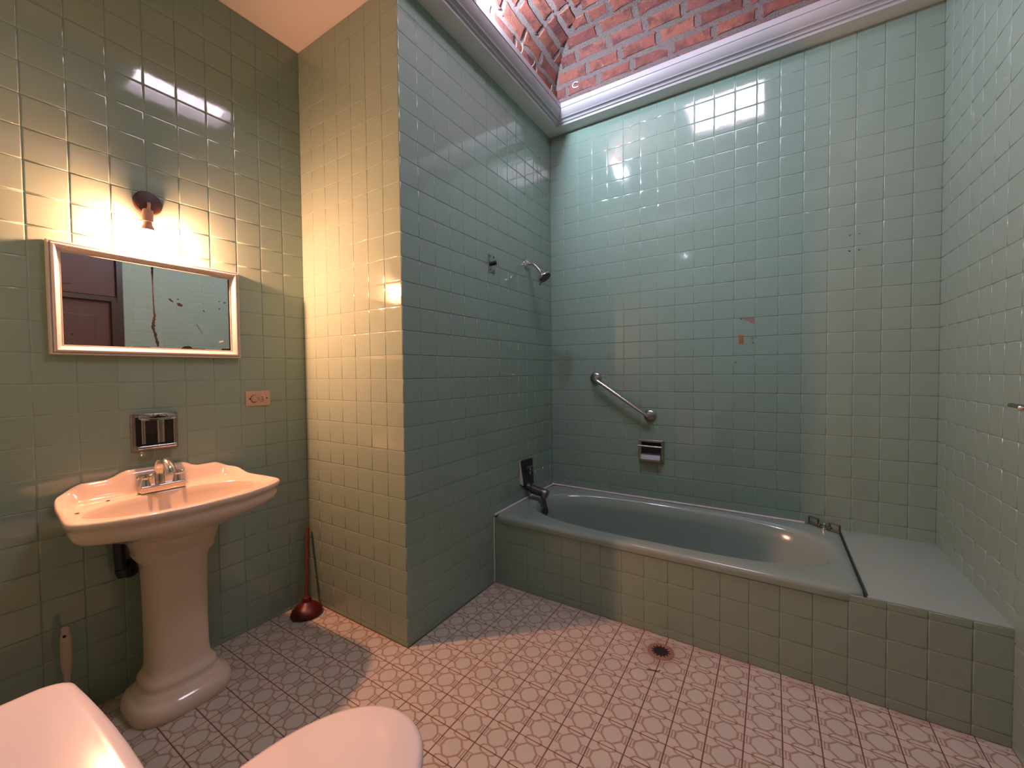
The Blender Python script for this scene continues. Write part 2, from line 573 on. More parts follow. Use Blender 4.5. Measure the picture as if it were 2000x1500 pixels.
# fix facing of the left wall and right wall tiles is handled by axis order: left wall U=+y,V=+z gives +x
wrt = wall('wall_right', 'mint tiled wall at the far end of the tub deck', (R, -0.02, 0.0), (R + 0.1, D, CE))
lay_tiles(wrt, (R, 0, 0), (0, -1, 0), (0, 0, 1), joints(-D, 0.02, -D, TP), ZJ, M['tile'], keep=lambda a, b, c, d: b < -YT or d > 0.0)
wf = from_bm('wall_front', box((W - 0.1, YF - 0.1, 0.0), (R + 0.1, YF, CE)), M['tile'])
tag(wf, 'plain mint wall at the back of the toilet, out of view', 'wall', kind='structure')
wr2 = from_bm('wall_right', box((R, YF, 0.0), (R + 0.1, -1.02, CE)), M['tile'])
tag(wr2, 'plain wall beyond the brown door, out of view', 'wall', kind='structure')
wr3 = from_bm('wall_right', box((R, -1.02, 2.80), (R + 0.1, -0.02, CE)), M['tile'])
tag(wr3, 'plain wall over the brown door, out of view', 'wall', kind='structure')

# door in the right wall, seen in the mirror
dr = thing('door_1', 'dark brown panelled wooden door seen in the mirror', 'door', (R, -0.52, 0.0))
dr['kind'] = 'structure'
part('door_leaf', box((R + 0.045, -0.95, 0.0), (R + 0.085, -0.10, 1.925)), M['door_wood'], dr)
for za, zb in ((0.15, 0.95), (1.08, 1.80)):
    part('door_panel', rbox((R + 0.033, -0.86, za), (R + 0.05, -0.20, zb), 0.006), M['door_wood'], dr)
part('transom_panel', rbox((R + 0.030, -0.95, 1.975), (R + 0.07, -0.06, 2.72), 0.006), M['door_wood'], dr)
bm = bmesh.new()
add_box(bm, (R - 0.006, -1.02, 0.0), (R + 0.09, -0.95, 2.80))
add_box(bm, (R - 0.006, -0.10, 0.0), (R + 0.09, -0.02, 1.93))
add_box(bm, (R - 0.006, -0.06, 1.93), (R + 0.09, -0.02, 2.80))
add_box(bm, (R + 0.012, -0.95, 1.93), (R + 0.09, -0.06, 1.97))
add_box(bm, (R - 0.006, -0.95, 2.72), (R + 0.09, -0.06, 2.80))
part('door_frame', bm, M['door_frame'], dr)
bm = bmesh.new(); lathe(bm, [(0, 0.010), (0.03, 0.011), (0.034, 0.024), (0.055, 0.026), (0.062, 0.018), (0.064, 0.0)], (R + 0.046, -0.16, 1.0), (-1, 0, 0), 16)
part('door_knob', bm, M['old_chrome'], dr, True)

# floor
fl = from_bm('floor', box((W - 0.1, YF - 0.1, -0.10), (R + 0.1, D + 0.1, 0.0)), M['floor_grout'])
tag(fl, 'floor of small printed octagon-pattern tiles with brown joints', 'floor', kind='structure')
FP = 0.1105
DRX, DRY = 0.990, 0.575
lay_tiles(fl, (0, 0, 0), (1, 0, 0), (0, 1, 0), joints(W, R, 0.005, FP), joints(YF, YT, -0.0025, FP), M['floor_tile'],
          keep=lambda a, b, c, d: not (b < 0.001 and c > -0.001) and not (a < 0 and b <= 0.01 and c > -0.003), tilt=0.003, gap=0.0040)

# ceiling: flat border round the opening of the vault
OX0, OX1, OY0, OY1 = 0.10, R - 0.10, -0.97, D - 0.097
bm = bmesh.new()
add_box(bm, (W - 0.1, YF - 0.1, CE), (OX0, D + 0.1, CE + 0.02))
add_box(bm, (OX1, YF - 0.1, CE), (R + 0.1, D + 0.1, CE + 0.02))
add_box(bm, (OX0, YF - 0.1, CE), (OX1, OY0, CE + 0.02))
add_box(bm, (OX0, OY1, CE), (OX1, D + 0.1, CE + 0.02))
ce = from_bm('ceiling', bm, M['white_paint'])
tag(ce, 'flat white ceiling over the sink and round the vault opening', 'ceiling', kind='structure')

# crown moulding round the opening
prof = [(0.0, CE), (0.0005, 2.992), (0.004, 2.9985), (0.009, 3.001), (0.013, 3.0015), (0.0145, 3.0055), (0.017, 3.0095), (0.022, 3.013), (0.029, 3.0145), (0.034, 3.0155), (0.036, 3.019),
        (0.041, 3.0225), (0.049, 3.030), (0.056, 3.0385), (0.0615, 3.048), (0.065, 3.058), (0.0655, 3.0615), (0.070, 3.0635), (0.070, 3.0955), (0.030, 3.0955), (-0.02, 3.0955)]
bm = bmesh.new()
mitred_ring(bm, prof, OX0, OX1, OY0, OY1)
tr = from_bm('trim_1', bm, M['trim_paint'], None, True, 32)
tag(tr, 'stepped white crown moulding round the foot of the brick vault', 'moulding', kind='structure')

# brick vault ---------------------------------------------------------
VS = [(-0.015, 3.02), (-0.008, 3.12), (0.0, 3.22), (0.018, 3.29), (0.058, 3.355), (0.14, 3.415), (0.26, 3.455), (0.42, 3.485), (0.62, 3.51), (0.82, 3.525), (0.95, 3.53)]
VP = smooth_path([(s, 0, z) for s, z in VS], 10)
VL = [0.0]
for a, b_ in zip(VP, VP[1:]):
    VL.append(VL[-1] + (b_ - a).length)
def vpoint(l):
    """point (s, z) and tangent at arc length l of the vault's cross section"""
    for i in range(len(VL) - 1):
        if VL[i + 1] >= l:
            f = (l - VL[i]) / (VL[i + 1] - VL[i])
            p = VP[i].lerp(VP[i + 1], f)
            t = (VP[i + 1] - VP[i]).normalized()
            return p.x, p.z, t
    t = (VP[-1] - VP[-2]).normalized()
    p = VP[-1]
    return p.x, p.z, t
SKX0, SKX1, SKY0, SKY1 = 0.75, 1.33, -0.20, 0.48
vault = bpy.data.objects.new('vault', None)
COL.objects.link(vault)
tag(vault, 'red brick vault over the bath, with thick pale mortar joints', 'vault', kind='structure')
# mortar shell (four sides, mitred), stopped at the skylight
bm = bmesh.new()
vr = []
for p in VP[::2] + [VP[-1]]:
    s, z = p.x - 0.0, p.z
    xs, ys = min(s, SKX0 - OX0), min(s, 0.92 - OX0)
    vr.append([bm.verts.new(q) for q in ((OX0 + xs, OY0 + s if s < 0.82 else SKY0, z), (OX1 - xs, OY0 + s if s < 0.82 else SKY0, z), (OX1 - xs, OY1 - s if s < 0.82 else SKY1, z), (OX0 + xs, OY1 - s if s < 0.82 else SKY1, z))])
for a, b_ in zip(vr, vr[1:]):
    for i in range(4):
        j = (i + 1) % 4
        try:
            bm.faces.new((a[i], a[j], b_[j], b_[i]))
        except ValueError:
            pass
shell = from_bm('mortar_bed', bm, M['mortar'], vault, True, 30)

BRICK_VARIANTS = []
for v in range(6):
    bm = bmesh.new()
    add_box(bm, (-0.5, -0.5, -0.5), (0.5, 0.5, 0.5))
    me = bpy.data.meshes.new('brick')
    # rounded slab in unit size; corners knocked about
    rng = random.Random(40 + v)
    bm.free()
    bm = bmesh.new()
    rings = []
    for inset, z in ((0.0, -0.5), (0.0, 0.18), (0.012, 0.36), (0.035, 0.5)):
        ring = []
        nseg = 5
        lx, ly = 0.5 - inset * 0.5, 0.5 - inset * 1.3
        for (cx_, cy_) in ((-1, -1), (1, -1), (1, 1), (-1, 1)):
            c = 0.05
            ring.append([cx_ * (lx - (c if cx_ * cy_ > 0 else 0.0)), cy_ * (ly - (0.0 if cx_ * cy_ > 0 else c * 2.2)), z])
            ring.append([cx_ * (lx - (0.0 if cx_ * cy_ > 0 else c)), cy_ * (ly - (c * 2.2 if cx_ * cy_ > 0 else 0.0)), z])
        rings.append(ring)
    jit = [(rng.uniform(-0.012, 0.012), rng.uniform(-0.035, 0.035)) for _ in range(8)]
    for ring in rings:
        for q, (jx, jy) in zip(ring, jit):
            q[0] += jx
            q[1] += jy
    for q in rings[-1]:
        q[2] += rng.uniform(-0.08, 0.03)
    vr = loft(bm, rings, False, False)
    c = bm.verts.new((rng.uniform(-0.1, 0.1), rng.uniform(-0.1, 0.1), 0.5 + rng.uniform(-0.04, 0.10)))
    for i in range(8):
        bm.faces.new((vr[-1][i], vr[-1][(i + 1) % 8], c))
    bmesh.ops.recalc_face_normals(bm, faces=bm.faces)
    bm.to_mesh(me)
    bm.free()
    me.polygons.foreach_set('use_smooth', [True] * len(me.polygons))
    me.set_sharp_from_angle(angle=math.radians(50))
    me.materials.append(M['brick'])
    BRICK_VARIANTS.append(me)

CP, BH, BL, JT = 0.088, 0.074, 0.222, 0.014        # course pitch, brick height and length, joint
faces4 = [   # origin corner, direction along the face, inward direction, length, end of the face at the skylight
    (Vector((OX0, OY1, 0)), Vector((1, 0, 0)), Vector((0, -1, 0)), OX1 - OX0, 0.80),      # back
    (Vector((OX0, OY0, 0)), Vector((0, 1, 0)), Vector((1, 0, 0)), OY1 - OY0, SKX0 - OX0), # left
    (Vector((OX1, OY1, 0)), Vector((0, -1, 0)), Vector((-1, 0, 0)), OY1 - OY0, SKX0 - OX0),
    (Vector((OX1, OY0, 0)), Vector((-1, 0, 0)), Vector((0, 1, 0)), OX1 - OX0, 0.80)]
bricks = []
for fi, (o0, al, inn, ln, send) in enumerate(faces4):
    l = 0.10
    course = 0
    while True:
        s, z, t = vpoint(l)
        if s > send or l > VL[-1]:
            break
        a0, a1 = s + 0.002, ln - s - 0.002
        x = a0 - (0.5 if course % 2 else 0.0) * (BL + JT) * (0.8 + 0.3 * random.random())
        while x < a1:
            Lb = BL * random.choice((0.92, 1.0, 1.0, 1.05, 0.97))
            if random.random() < 0.07: Lb *= 0.5
            xa, xb = max(x, a0), min(x + Lb, a1)
            if xb - xa > 0.035:
                bricks.append((fi, l + random.uniform(-0.003, 0.003), (xa + xb) / 2, xb - xa))
            x += Lb + JT * random.uniform(0.8, 1.3)
        l += CP * random.uniform(0.97, 1.03)
        course += 1
bmr = {}
cells = []
for (fi, l, c, Lb) in bricks:
    o0, al, inn, ln, send = faces4[fi]
    s, z, t = vpoint(l)
    T3 = (inn * t.x + Vector((0, 0, 1)) * t.z).normalized()
    nrm = al.cross(T3)
    pos = o0 + al * c + inn * s + Vector((0, 0, z))
    if nrm.dot(Vector(((OX0 + OX1) / 2, (OY0 + OY1) / 2, 2.8)) - pos) < 0:
        nrm = -nrm
        X = -al
    else:
        X = al
    rot = Matrix((X, T3, nrm)).transposed()
    rot = rot @ Euler((random.gauss(0, 0.02), random.gauss(0, 0.012), random.gauss(0, 0.016))).to_matrix()
    h = BH * random.uniform(0.93, 1.06)
    mx = Matrix.Translation(pos + nrm * random.uniform(-0.009, -0.004)) @ rot.to_4x4() @ Matrix.Diagonal((Lb, h, 0.024, 1))
    pr = project(pos)
    vis = pr is not None and -150 < pr[0] < 2100 and pr[1] > -160
    cells.append((vis, mx, random.choice(BRICK_VARIANTS)))
for vis, mx, me in cells:
    if vis:
        o = bpy.data.objects.new('brick', me)
        COL.objects.link(o)
        o.parent = vault
        o.matrix_basis = mx
bm = bmesh.new()
for vis, mx, me in cells:
    if not vis:
        n0 = len(bm.verts)
        bm.from_mesh(me)
        bm.verts.ensure_lookup_table()
        bmesh.ops.transform(bm, matrix=mx, verts=bm.verts[n0:])
rest = from_bm('remaining_bricks', bm, M['brick'], vault)
rest['kind'] = 'stuff'

bm = bmesh.new(); tube(bm, smooth_path([(0.272, OY1 - 0.008, 3.234), (0.250, OY1 - 0.009, 3.241), (0.232, OY1 - 0.009, 3.231), (0.234, OY1 - 0.009, 3.214), (0.250, OY1 - 0.009, 3.205), (0.274, OY1 - 0.008, 3.206)], 5), 0.0042, 7)
part('plaster_curl', bm, M['paleflake'], vault, True)

# skylight at the crown
sk = thing('window_1', 'bright square skylight at the crown of the brick vault', 'skylight', ((SKX0 + SKX1) / 2, (SKY0 + SKY1) / 2, 3.5))
sk['kind'] = 'structure'
bm = bmesh.new()
for a, b_ in (((SKX0 - 0.05, SKY0 - 0.05, 3.49), (SKX0, SKY1 + 0.05, 3.62)), ((SKX1, SKY0 - 0.05, 3.49), (SKX1 + 0.05, SKY1 + 0.05, 3.62)),
              ((SKX0, SKY0 - 0.05, 3.49), (SKX1, SKY0, 3.62)), ((SKX0, SKY1, 3.49), (SKX1, SKY1 + 0.05, 3.62))):
    add_box(bm, a, b_)
part('skylight_curb', bm, M['trim_paint'], sk)
part('pane', box((SKX0, SKY0, 3.585), (SKX1, SKY1, 3.60)), M['sky_pane'], sk)
# roof over the vault so no stray light leaks in
bm = bmesh.new()
for a, b_ in (((W - 0.1, YF - 0.1, 3.62), (SKX0, D + 0.1, 3.66)), ((SKX1, YF - 0.1, 3.62), (R + 0.1, D + 0.1, 3.66)),
              ((SKX0, YF - 0.1, 3.62), (SKX1, SKY0, 3.66)), ((SKX0, SKY1, 3.62), (SKX1, D + 0.1, 3.66))):
    add_box(bm, a, b_)
rf = from_bm('roof', bm, M['mortar'])
tag(rf, 'roof slab over the vault, out of view', 'roof', kind='structure')

# small lamp on the cornice
lm = thing('ledge_lamp', 'small white lamp lying on the left crown moulding, just out of view', 'lamp', (0.178, 0.32, 3.0955))
bm = bmesh.new(); lathe(bm, [(0, 0.03), (0.012, 0.03), (0.016, 0.02), (0.022, 0.018)], (0.178, 0.32, 3.096), (0, 0, 1), 20)
part('base', bm, M['trim_paint'], lm, True)
bm = bmesh.new(); lathe(bm, [(0, 0.012), (0.006, 0.022), (0.02, 0.028), (0.036, 0.024), (0.046, 0.010), (0.048, 0.0)], (0.178, 0.32, 3.117), (0, 0, 1), 20)
part('bulb', bm, M['led'], lm, True)

# ------------------------------------------------------------------ tub, its tiled front and deck
wt = wall('wall_tub', 'low tiled front of the built-in bathtub', (0.0, YT, 0.0), (R, YT + 0.012, 0.371))
lay_tiles(wt, (0, YT, 0), (1, 0, 0), (0, 0, 1), joints(0, R, 0.0067, TP), [0.0, 0.040, 0.150, 0.260, 0.370, 0.398], M['tile'])
dk = from_bm('trim_2', rbox((1.712, YT + 0.0008, 0.30), (R, D, 0.402), 0.0025, 2), M['deck'], None, True, 40)
tag(dk, 'smooth mint deck between the bathtub and the right wall', 'deck', kind='structure')
bm = bmesh.new(); tube(bm, smooth_path([(0.003, YT - 0.002, 0.0), (0.004, YT - 0.003, 0.12), (0.003, YT - 0.003, 0.25), (0.004, YT - 0.003, 0.395)], 6), 0.004, 8)
part('caulk_bead', bm, M['caulk'], wt, True)

tub = thing('bathtub', 'built-in green enamel bathtub with wide flat rim', 'bathtub', (0.87, 1.09, 0.0))
def rrect(x0, x1, y0, y1, r, z, n=14):
    out = []
    for (cx_, cy_, a0) in ((x1 - r, y1 - r, 0), (x0 + r, y1 - r, 90), (x0 + r, y0 + r, 180), (x1 - r, y0 + r, 270)):
        for k in range(n):
            a = math.radians(a0 + 90 * k / (n - 1))
            out.append((cx_ + r * math.cos(a), cy_ + r * math.sin(a), z))
    return out
def resample_angle(ring, c, n):
    """points of a ring at n equal angles about c"""
    out = []
    m_ = len(ring)
    for k in range(n):
        a = 2 * PI * k / n
        dx, dy = math.cos(a), math.sin(a)
        best = None
        for i in range(m_):
            p, q = ring[i], ring[(i + 1) % m_]
            ex, ey = q[0] - p[0], q[1] - p[1]
            det = dx * (-ey) + ex * dy
            if abs(det) < 1e-12: continue
            rx, ry = p[0] - c[0], p[1] - c[1]
            t = (rx * (-ey) + ex * ry) / det
            u = (dx * ry - dy * rx) / det
            if t > 0 and -1e-6 <= u <= 1 + 1e-6:
                best = t
        out.append((c[0] + dx * best, c[1] + dy * best, ring[0][2]))
    return out
def sell(cx_, cy_, a, b_, z, n, e):
    out = []
    for k in range(n):
        t = 2 * PI * k / n
        c, s = math.cos(t), math.sin(t)
        r = (abs(c / a) ** e + abs(s / b_) ** e) ** (-1 / e)
        out.append((cx_ + r * c, cy_ + r * s, z))
    return out
NB = 128
bc = (0.875, 1.095)
rings = []
for inset, z in ((0.0, 0.372), (-0.001, 0.392), (0.003, 0.402), (0.010, 0.4085), (0.020, 0.411), (0.028, 0.4115)):
    rings.append(resample_angle(rrect(0.003 + inset, 1.708 - inset, YT - 0.007 + inset, D - 0.004 - inset, 0.035, z), bc, NB))
for a, b_, z, e, sx in ((0.790, 0.328, 0.411, 2.9, 0), (0.778, 0.316, 0.4085, 2.9, 0), (0.768, 0.306, 0.402, 2.85, 0), (0.758, 0.297, 0.388, 2.8, 0), (0.735, 0.285, 0.33, 2.8, -0.01), (0.700, 0.270, 0.22, 2.7, -0.03), (0.655, 0.250, 0.12, 2.7, -0.06), (0.60, 0.225, 0.072, 2.7, -0.085), (0.50, 0.18, 0.055, 2.6, -0.10), (0.2, 0.08, 0.050, 2.3, -0.12)):
    rings.append(sell(bc[0] + sx, bc[1], a, b_, z, NB, e))
bm = bmesh.new(); loft(bm, rings, False, True)
part('basin', bm, M['enamel'], tub, True, 60)
bm = bmesh.new()
tube(bm, smooth_path([(0.009, YT + 0.0, 0.409), (0.010, 0.95, 0.412), (0.010, 1.25, 0.413), (0.016, 1.445, 0.414), (0.05, D - 0.011, 0.414), (0.5, D - 0.010, 0.413), (1.0, D - 0.009, 0.414), (1.4, D - 0.010, 0.412), (1.56, D - 0.009, 0.411)], 10), 0.007, 8)
part('caulk_bead', bm, M['caulk'], tub, True, label='uneven pale caulk along the wall side of the rim')
bm = bmesh.new(); tube(bm, [(1.712, YT + 0.012, 0.4035), (1.711, 1.0, 0.4035), (1.711, D - 0.012, 0.4035)], 0.0032, 8)
part('joint_seal', bm, M['dark_metal'], tub, True, label='dark joint between rim and tiled deck')
bm = bmesh.new(); lathe(bm, [(0.0, 0.0), (0.0, 0.03), (0.004, 0.03), (0.005, 0.022), (0.005, 0.0)], (0.25, 1.095, 0.0535), (0, 0, 1), 20)
part('drain', bm, M['old_chrome'], tub, True)

# deck-mounted filler with two square handles
fi = thing('deck_tap', 'small tarnished tap with two square loop handles on the tub rim', 'tap', (1.645, 1.405, 0.411))
def loop_handle(c):
    bm = bmesh.new()
    cx_, cy_, cz_ = c
    ux, uy = 0.80, -0.60
    hw = 0.024
    pts = [(cx_ - ux * hw, cy_ - uy * hw, cz_), (cx_ + ux * hw, cy_ + uy * hw, cz_), (cx_ + ux * hw, cy_ + uy * hw, cz_ + 0.034), (cx_ - ux * hw, cy_ - uy * hw, cz_ + 0.034)]
    for a, b_ in zip(pts, pts[1:] + pts[:1]):
        tube(bm, [a, b_], 0.0045, 8)
    return bm
part('handle', loop_handle((1.598, 1.440, 0.420)), M['dark_metal'], fi, True)
part('handle', loop_handle((1.682, 1.375, 0.420)), M['dark_metal'], fi, True)
bm = bmesh.new(); tube(bm, [(1.576, 1.455, 0.4185), (1.702, 1.357, 0.4185)], 0.0055, 8)
part('base_bar', bm, M['dark_metal'], fi, True)
bm = bmesh.new(); lathe(bm, [(0, 0.018), (0.004, 0.018), (0.006, 0.011), (0.028, 0.010), (0.032, 0.006), (0.034, 0.0)], (1.642, 1.406, 0.412), (0, 0, 1), 16)
part('stem', bm, M['chrome'], fi, True)
for c in ((1.622, 1.421), (1.664, 1.389)):
    bm = bmesh.new(); lathe(bm, [(0, 0.010), (0.014, 0.011), (0.020, 0.008), (0.022, 0.0)], (c[0], c[1], 0.412), (0, 0, 1), 14)
    part('collar', bm, M['dark_metal'], fi, True)

# valve plate and spout
va = thing('tub_spout', 'dark pipe spout hanging over the rim under a black valve plate', 'tap', (0.0, 1.08, 0.58))
bm = bmesh.new(); prism(bm, [(0.003, 0.990, 0.676), (0.003, 1.148, 0.668), (0.003, 1.165, 0.488), (0.003, 1.03, 0.497)], (0.009, 0, 0))
part('valve_plate', bm, M['black_plate'], va)
bm = bmesh.new(); prism(bm, [(0.003, 0.986, 0.677), (0.003, 0.998, 0.676), (0.003, 1.034, 0.500), (0.003, 0.994, 0.522)], (0.007, 0, 0))
part('putty_edge', bm, M['caulk'], va)
bm = bmesh.new(); lathe(bm, [(0, 0.020), (0.006, 0.020), (0.010, 0.012), (0.040, 0.011), (0.042, 0.0)], (0.010, 1.078, 0.600), (1, 0, 0), 16)
part('valve_stem', bm, M['dark_metal'], va, True)
bm = bmesh.new(); tube(bm, [(0.034, 1.040, 0.629), (0.036, 1.100, 0.624)], [0.006, 0.005], 10)
tube(bm, [(0.036, 1.072, 0.624), (0.036, 1.072, 0.575)], [0.005, 0.007], 10)
part('valve_lever', bm, M['old_chrome'], va, True)
bm = bmesh.new()
tube(bm, smooth_path([(0.004, 1.075, 0.510), (0.014, 1.075, 0.492), (0.05, 1.073, 0.478), (0.095, 1.070, 0.470), (0.135, 1.068, 0.464), (0.152, 1.068, 0.460)], 6), [0.018] * 6 + [0.025] * 6 + [0.029] * 7 + [0.028] * 6 + [0.026] * 6, 16)
part('spout', bm, M['dark_metal'], va, True)
bm = bmesh.new(); tube(bm, [(0.146, 1.068, 0.462), (0.164, 1.067, 0.458), (0.166, 1.067, 0.457)], [0.031, 0.030, 0.020], 16)
part('spout_nut', bm, M['old_chrome'], va, True)
bm = bmesh.new()
tube(bm, smooth_path([(0.130, 1.068, 0.445), (0.142, 1.066, 0.415), (0.150, 1.064, 0.388), (0.154, 1.062, 0.365)], 5), 0.013, 12)
part('drop_pipe', bm, M['dark_metal'], va, True)
bm = bmesh.new()
tube(bm, [(0.154, 1.062, 0.372), (0.155, 1.061, 0.345), (0.150, 1.058, 0.322)], [0.017, 0.020, 0.012], 12)
part('diverter', bm, M['dark_metal'], va, True)
bm = bmesh.new()
tube(bm, [(0.140, 1.056, 0.372), (0.138, 1.053, 0.345), (0.145, 1.053, 0.318)], [0.006, 0.011, 0.009], 10)
part('hook', bm, M['old_chrome'], va, True)
bm = bmesh.new()
tube(bm, [(0.158, 1.050, 0.345), (0.150, 1.046, 0.320)], [0.007, 0.006], 10)
part('clip', bm, M['chrome'], va, True)

# shower arm
sh = thing('shower_head', 'chrome shower head on a bent arm from the left tub wall', 'shower', (0.0, 1.108, 1.982))
bm = bmesh.new(); lathe(bm, [(0, 0.034), (0.003, 0.034), (0.010, 0.026), (0.016, 0.013), (0.018, 0.0)], (0.002, 1.108, 1.982), (1, 0, 0), 24)
part('flange', bm, M['chrome'], sh, True)
arm = smooth_path([(0.004, 1.108, 1.982), (0.035, 1.108, 1.984), (0.062, 1.108, 1.972), (0.090, 1.108, 1.942), (0.112, 1.108, 1.916)], 6)
bm = bmesh.new(); tube(bm, arm, 0.0095, 14)
part('arm', bm, M['chrome'], sh, True)
ax = Vector((0.62, 0.0, -0.78)).normalized()
bm = bmesh.new(); lathe(bm, [(0, 0.012), (0.012, 0.014), (0.02, 0.018), (0.034, 0.036), (0.044, 0.045), (0.056, 0.046), (0.058, 0.044)], (0.106, 1.108, 1.922), ax, 28)
part('head', bm, M['chrome'], sh, True)
fc = Vector((0.106, 1.108, 1.922)) + ax * 0.0565
bm = bmesh.new(); lathe(bm, [(0, 0.042), (0.003, 0.042), (0.004, 0.030), (0.004, 0.0)], fc, ax, 28)
part('spray_face', bm, M['dark_metal'], sh, True)
bm = bmesh.new(); tube(bm, [Vector((0.124, 1.085, 1.855)), Vector((0.118, 1.078, 1.826))], [0.006, 0.005], 10)
part('lever', bm, M['dark_metal'], sh, True)

# old bracket plate
br = thing('pipe_bracket', 'small corroded bracket plate with a dark pipe stub, beside the shower arm', 'bracket', (0.0, 0.695, 1.90))
bm = bmesh.new(); prism(bm, [(0.002, 0.665, 1.949), (0.002, 0.700, 1.951), (0.002, 0.728, 1.953), (0.002, 0.726, 1.915), (0.002, 0.706, 1.905), (0.002, 0.706, 1.885), (0.002, 0.729, 1.874), (0.002, 0.729, 1.850), (0.002, 0.700, 1.852), (0.002, 0.664, 1.842), (0.002, 0.668, 1.880), (0.002, 0.672, 1.900)], (0.004, 0, 0))
part('plate', bm, M['old_chrome'], br)
bm = bmesh.new(); tube(bm, [(0.004, 0.678, 1.893), (0.035, 0.700, 1.902), (0.036, 0.7005, 1.902)], [0.012, 0.012, 0.008], 14)
part('pipe_stub', bm, M['black'], br, True)
for y, z in ((0.678, 1.94), (0.716, 1.94), (0.680, 1.862), (0.716, 1.862)):
    bm = bmesh.new(); lathe(bm, [(0, 0.004), (0.0015, 0.004), (0.002, 0.0)], (0.006, y, z), (1, 0, 0), 10)
    part('screw', bm, M['black'], br)

# grab bar
gb = thing('grab_bar', 'slanting chrome grab bar on the wall above the bathtub', 'bar', (0.54, D, 1.09))
A_, B_ = Vector((0.350, D, 1.214)), Vector((0.725, D, 0.964))
dirb = (B_ - A_).normalized()
for c in (A_, B_):
    bm = bmesh.new(); lathe(bm, [(0, 0.040), (0.006, 0.040), (0.012, 0.036), (0.017, 0.022), (0.018, 0.0)], (c.x, D - 0.001, c.z), (0, -1, 0), 28)
    part('flange', bm, M['old_chrome'], gb, True)
o_ = Vector((0, -1, 0))
bm = bmesh.new(); tube(bm, smooth_path([A_ + o_ * 0.006, A_ + o_ * 0.035 + dirb * 0.004, A_ + o_ * 0.056 + dirb * 0.03, A_ + o_ * 0.058 + dirb * 0.08, B_ + o_ * 0.058 - dirb * 0.08, B_ + o_ * 0.056 - dirb * 0.03, B_ + o_ * 0.035 - dirb * 0.004, B_ + o_ * 0.006], 8), 0.0115, 16)
part('bar', bm, M['chrome'], gb, True)

# recessed soap dish with bar over the tub
def niche(prefix, frame_pts, mat, depthvec, inset, parent):
    pass
sd = thing('soap_dish', 'square chrome soap dish with a bar, recessed in the tub wall', 'soap dish', (0.73, D, 0.735))
x0, x1, z0, z1 = 0.652, 0.812, 0.657, 0.806
bm = bmesh.new()
mit = [(x0, x1, z0, z1, D - 0.001), (x0, x1, z0, z1, D - 0.010), (x0 + 0.004, x1 - 0.004, z0 + 0.004, z1 - 0.004, D - 0.014), (x0 + 0.016, x1 - 0.016, z0 + 0.016, z1 - 0.016, D - 0.012), (x0 + 0.019, x1 - 0.019, z0 + 0.019, z1 - 0.019, D - 0.004)]
loft(bm, [[(a, y, c), (b_, y, c), (b_, y, d), (a, y, d)] for a, b_, c, d, y in mit], True, False)
part('frame', bm, M['old_chrome'], sd, True, 25)
bm = bmesh.new(); add_box(bm, (x0 + 0.016, D - 0.0065, z0 + 0.016), (x1 - 0.016, D - 0.0035, z1 - 0.016))
part('recess_shade', bm, M['black'], sd)  # flat black plate stands in for the shade inside the recess
bm = bmesh.new(); prism(bm, [(x0 + 0.018, D - 0.034, z0 + 0.022), (x0 + 0.018, D - 0.006, z0 + 0.022), (x0 + 0.018, D - 0.006, z0 + 0.060)], (x1 - x0 - 0.038, 0, 0))
part('scoop', bm, M['dark_metal'], sd)
part('tray', rbox((x0 + 0.012, D - 0.038, z0 + 0.006), (x1 - 0.014, D - 0.004, z0 + 0.030), 0.007, 3), M['old_chrome'], sd, True)
bm = bmesh.new(); tube(bm, [(x0 + 0.002, D - 0.034, z1 - 0.040), (x1 - 0.006, D - 0.034, z1 - 0.042)], 0.0062, 12)
for xx in (x0 + 0.004, x1 - 0.008):
    tube(bm, [(xx, D - 0.006, z1 - 0.040), (xx, D - 0.034, z1 - 0.040)], 0.0055, 10)
part('bar', bm, M['old_chrome'], sd, True)
part('hood', rbox((x0 + 0.004, D - 0.026, z1 - 0.012), (x1 - 0.004, D - 0.006, z1 + 0.001), 0.004, 3), M['old_chrome'], sd, True)

# chips, holes and marks in the back wall's tiles
def plate(name, pts, mat, parent, y=D - 0.0026):
    bm = bmesh.new()
    prism(bm, [(x, y, z) for x, z in pts], (0, 0.0014, 0))
    return part(name, bm, mat, parent)
plate('chipped_glaze', [(1.2417, 1.5614), (1.312, 1.5641), (1.3146, 1.5295), (1.3002, 1.5305), (1.2881, 1.5397), (1.2735, 1.5491)], M['chip'], wb)
plate('square_hole', [(1.2335, 1.4651), (1.2594, 1.4636), (1.2608, 1.4103), (1.235, 1.4115)], M['rust'], wb)
for x, z, r in ((1.3043, 1.4444, 0.005), (1.3234, 1.4475, 0.004), (1.3068, 1.4166, 0.005), (1.2194, 1.3033, 0.005), (1.740, 1.9547, 0.0045), (1.7774, 1.9551, 0.004), (1.7386, 1.8734, 0.005), (1.7775, 1.8734, 0.005), (1.246, 1.5585, 0.005)):
    plate('screw_hole', [(x + r * math.cos(t * PI / 4), z + r * 0.8 * math.sin(t * PI / 4)) for t in range(8)], M['dark_metal'], wb)

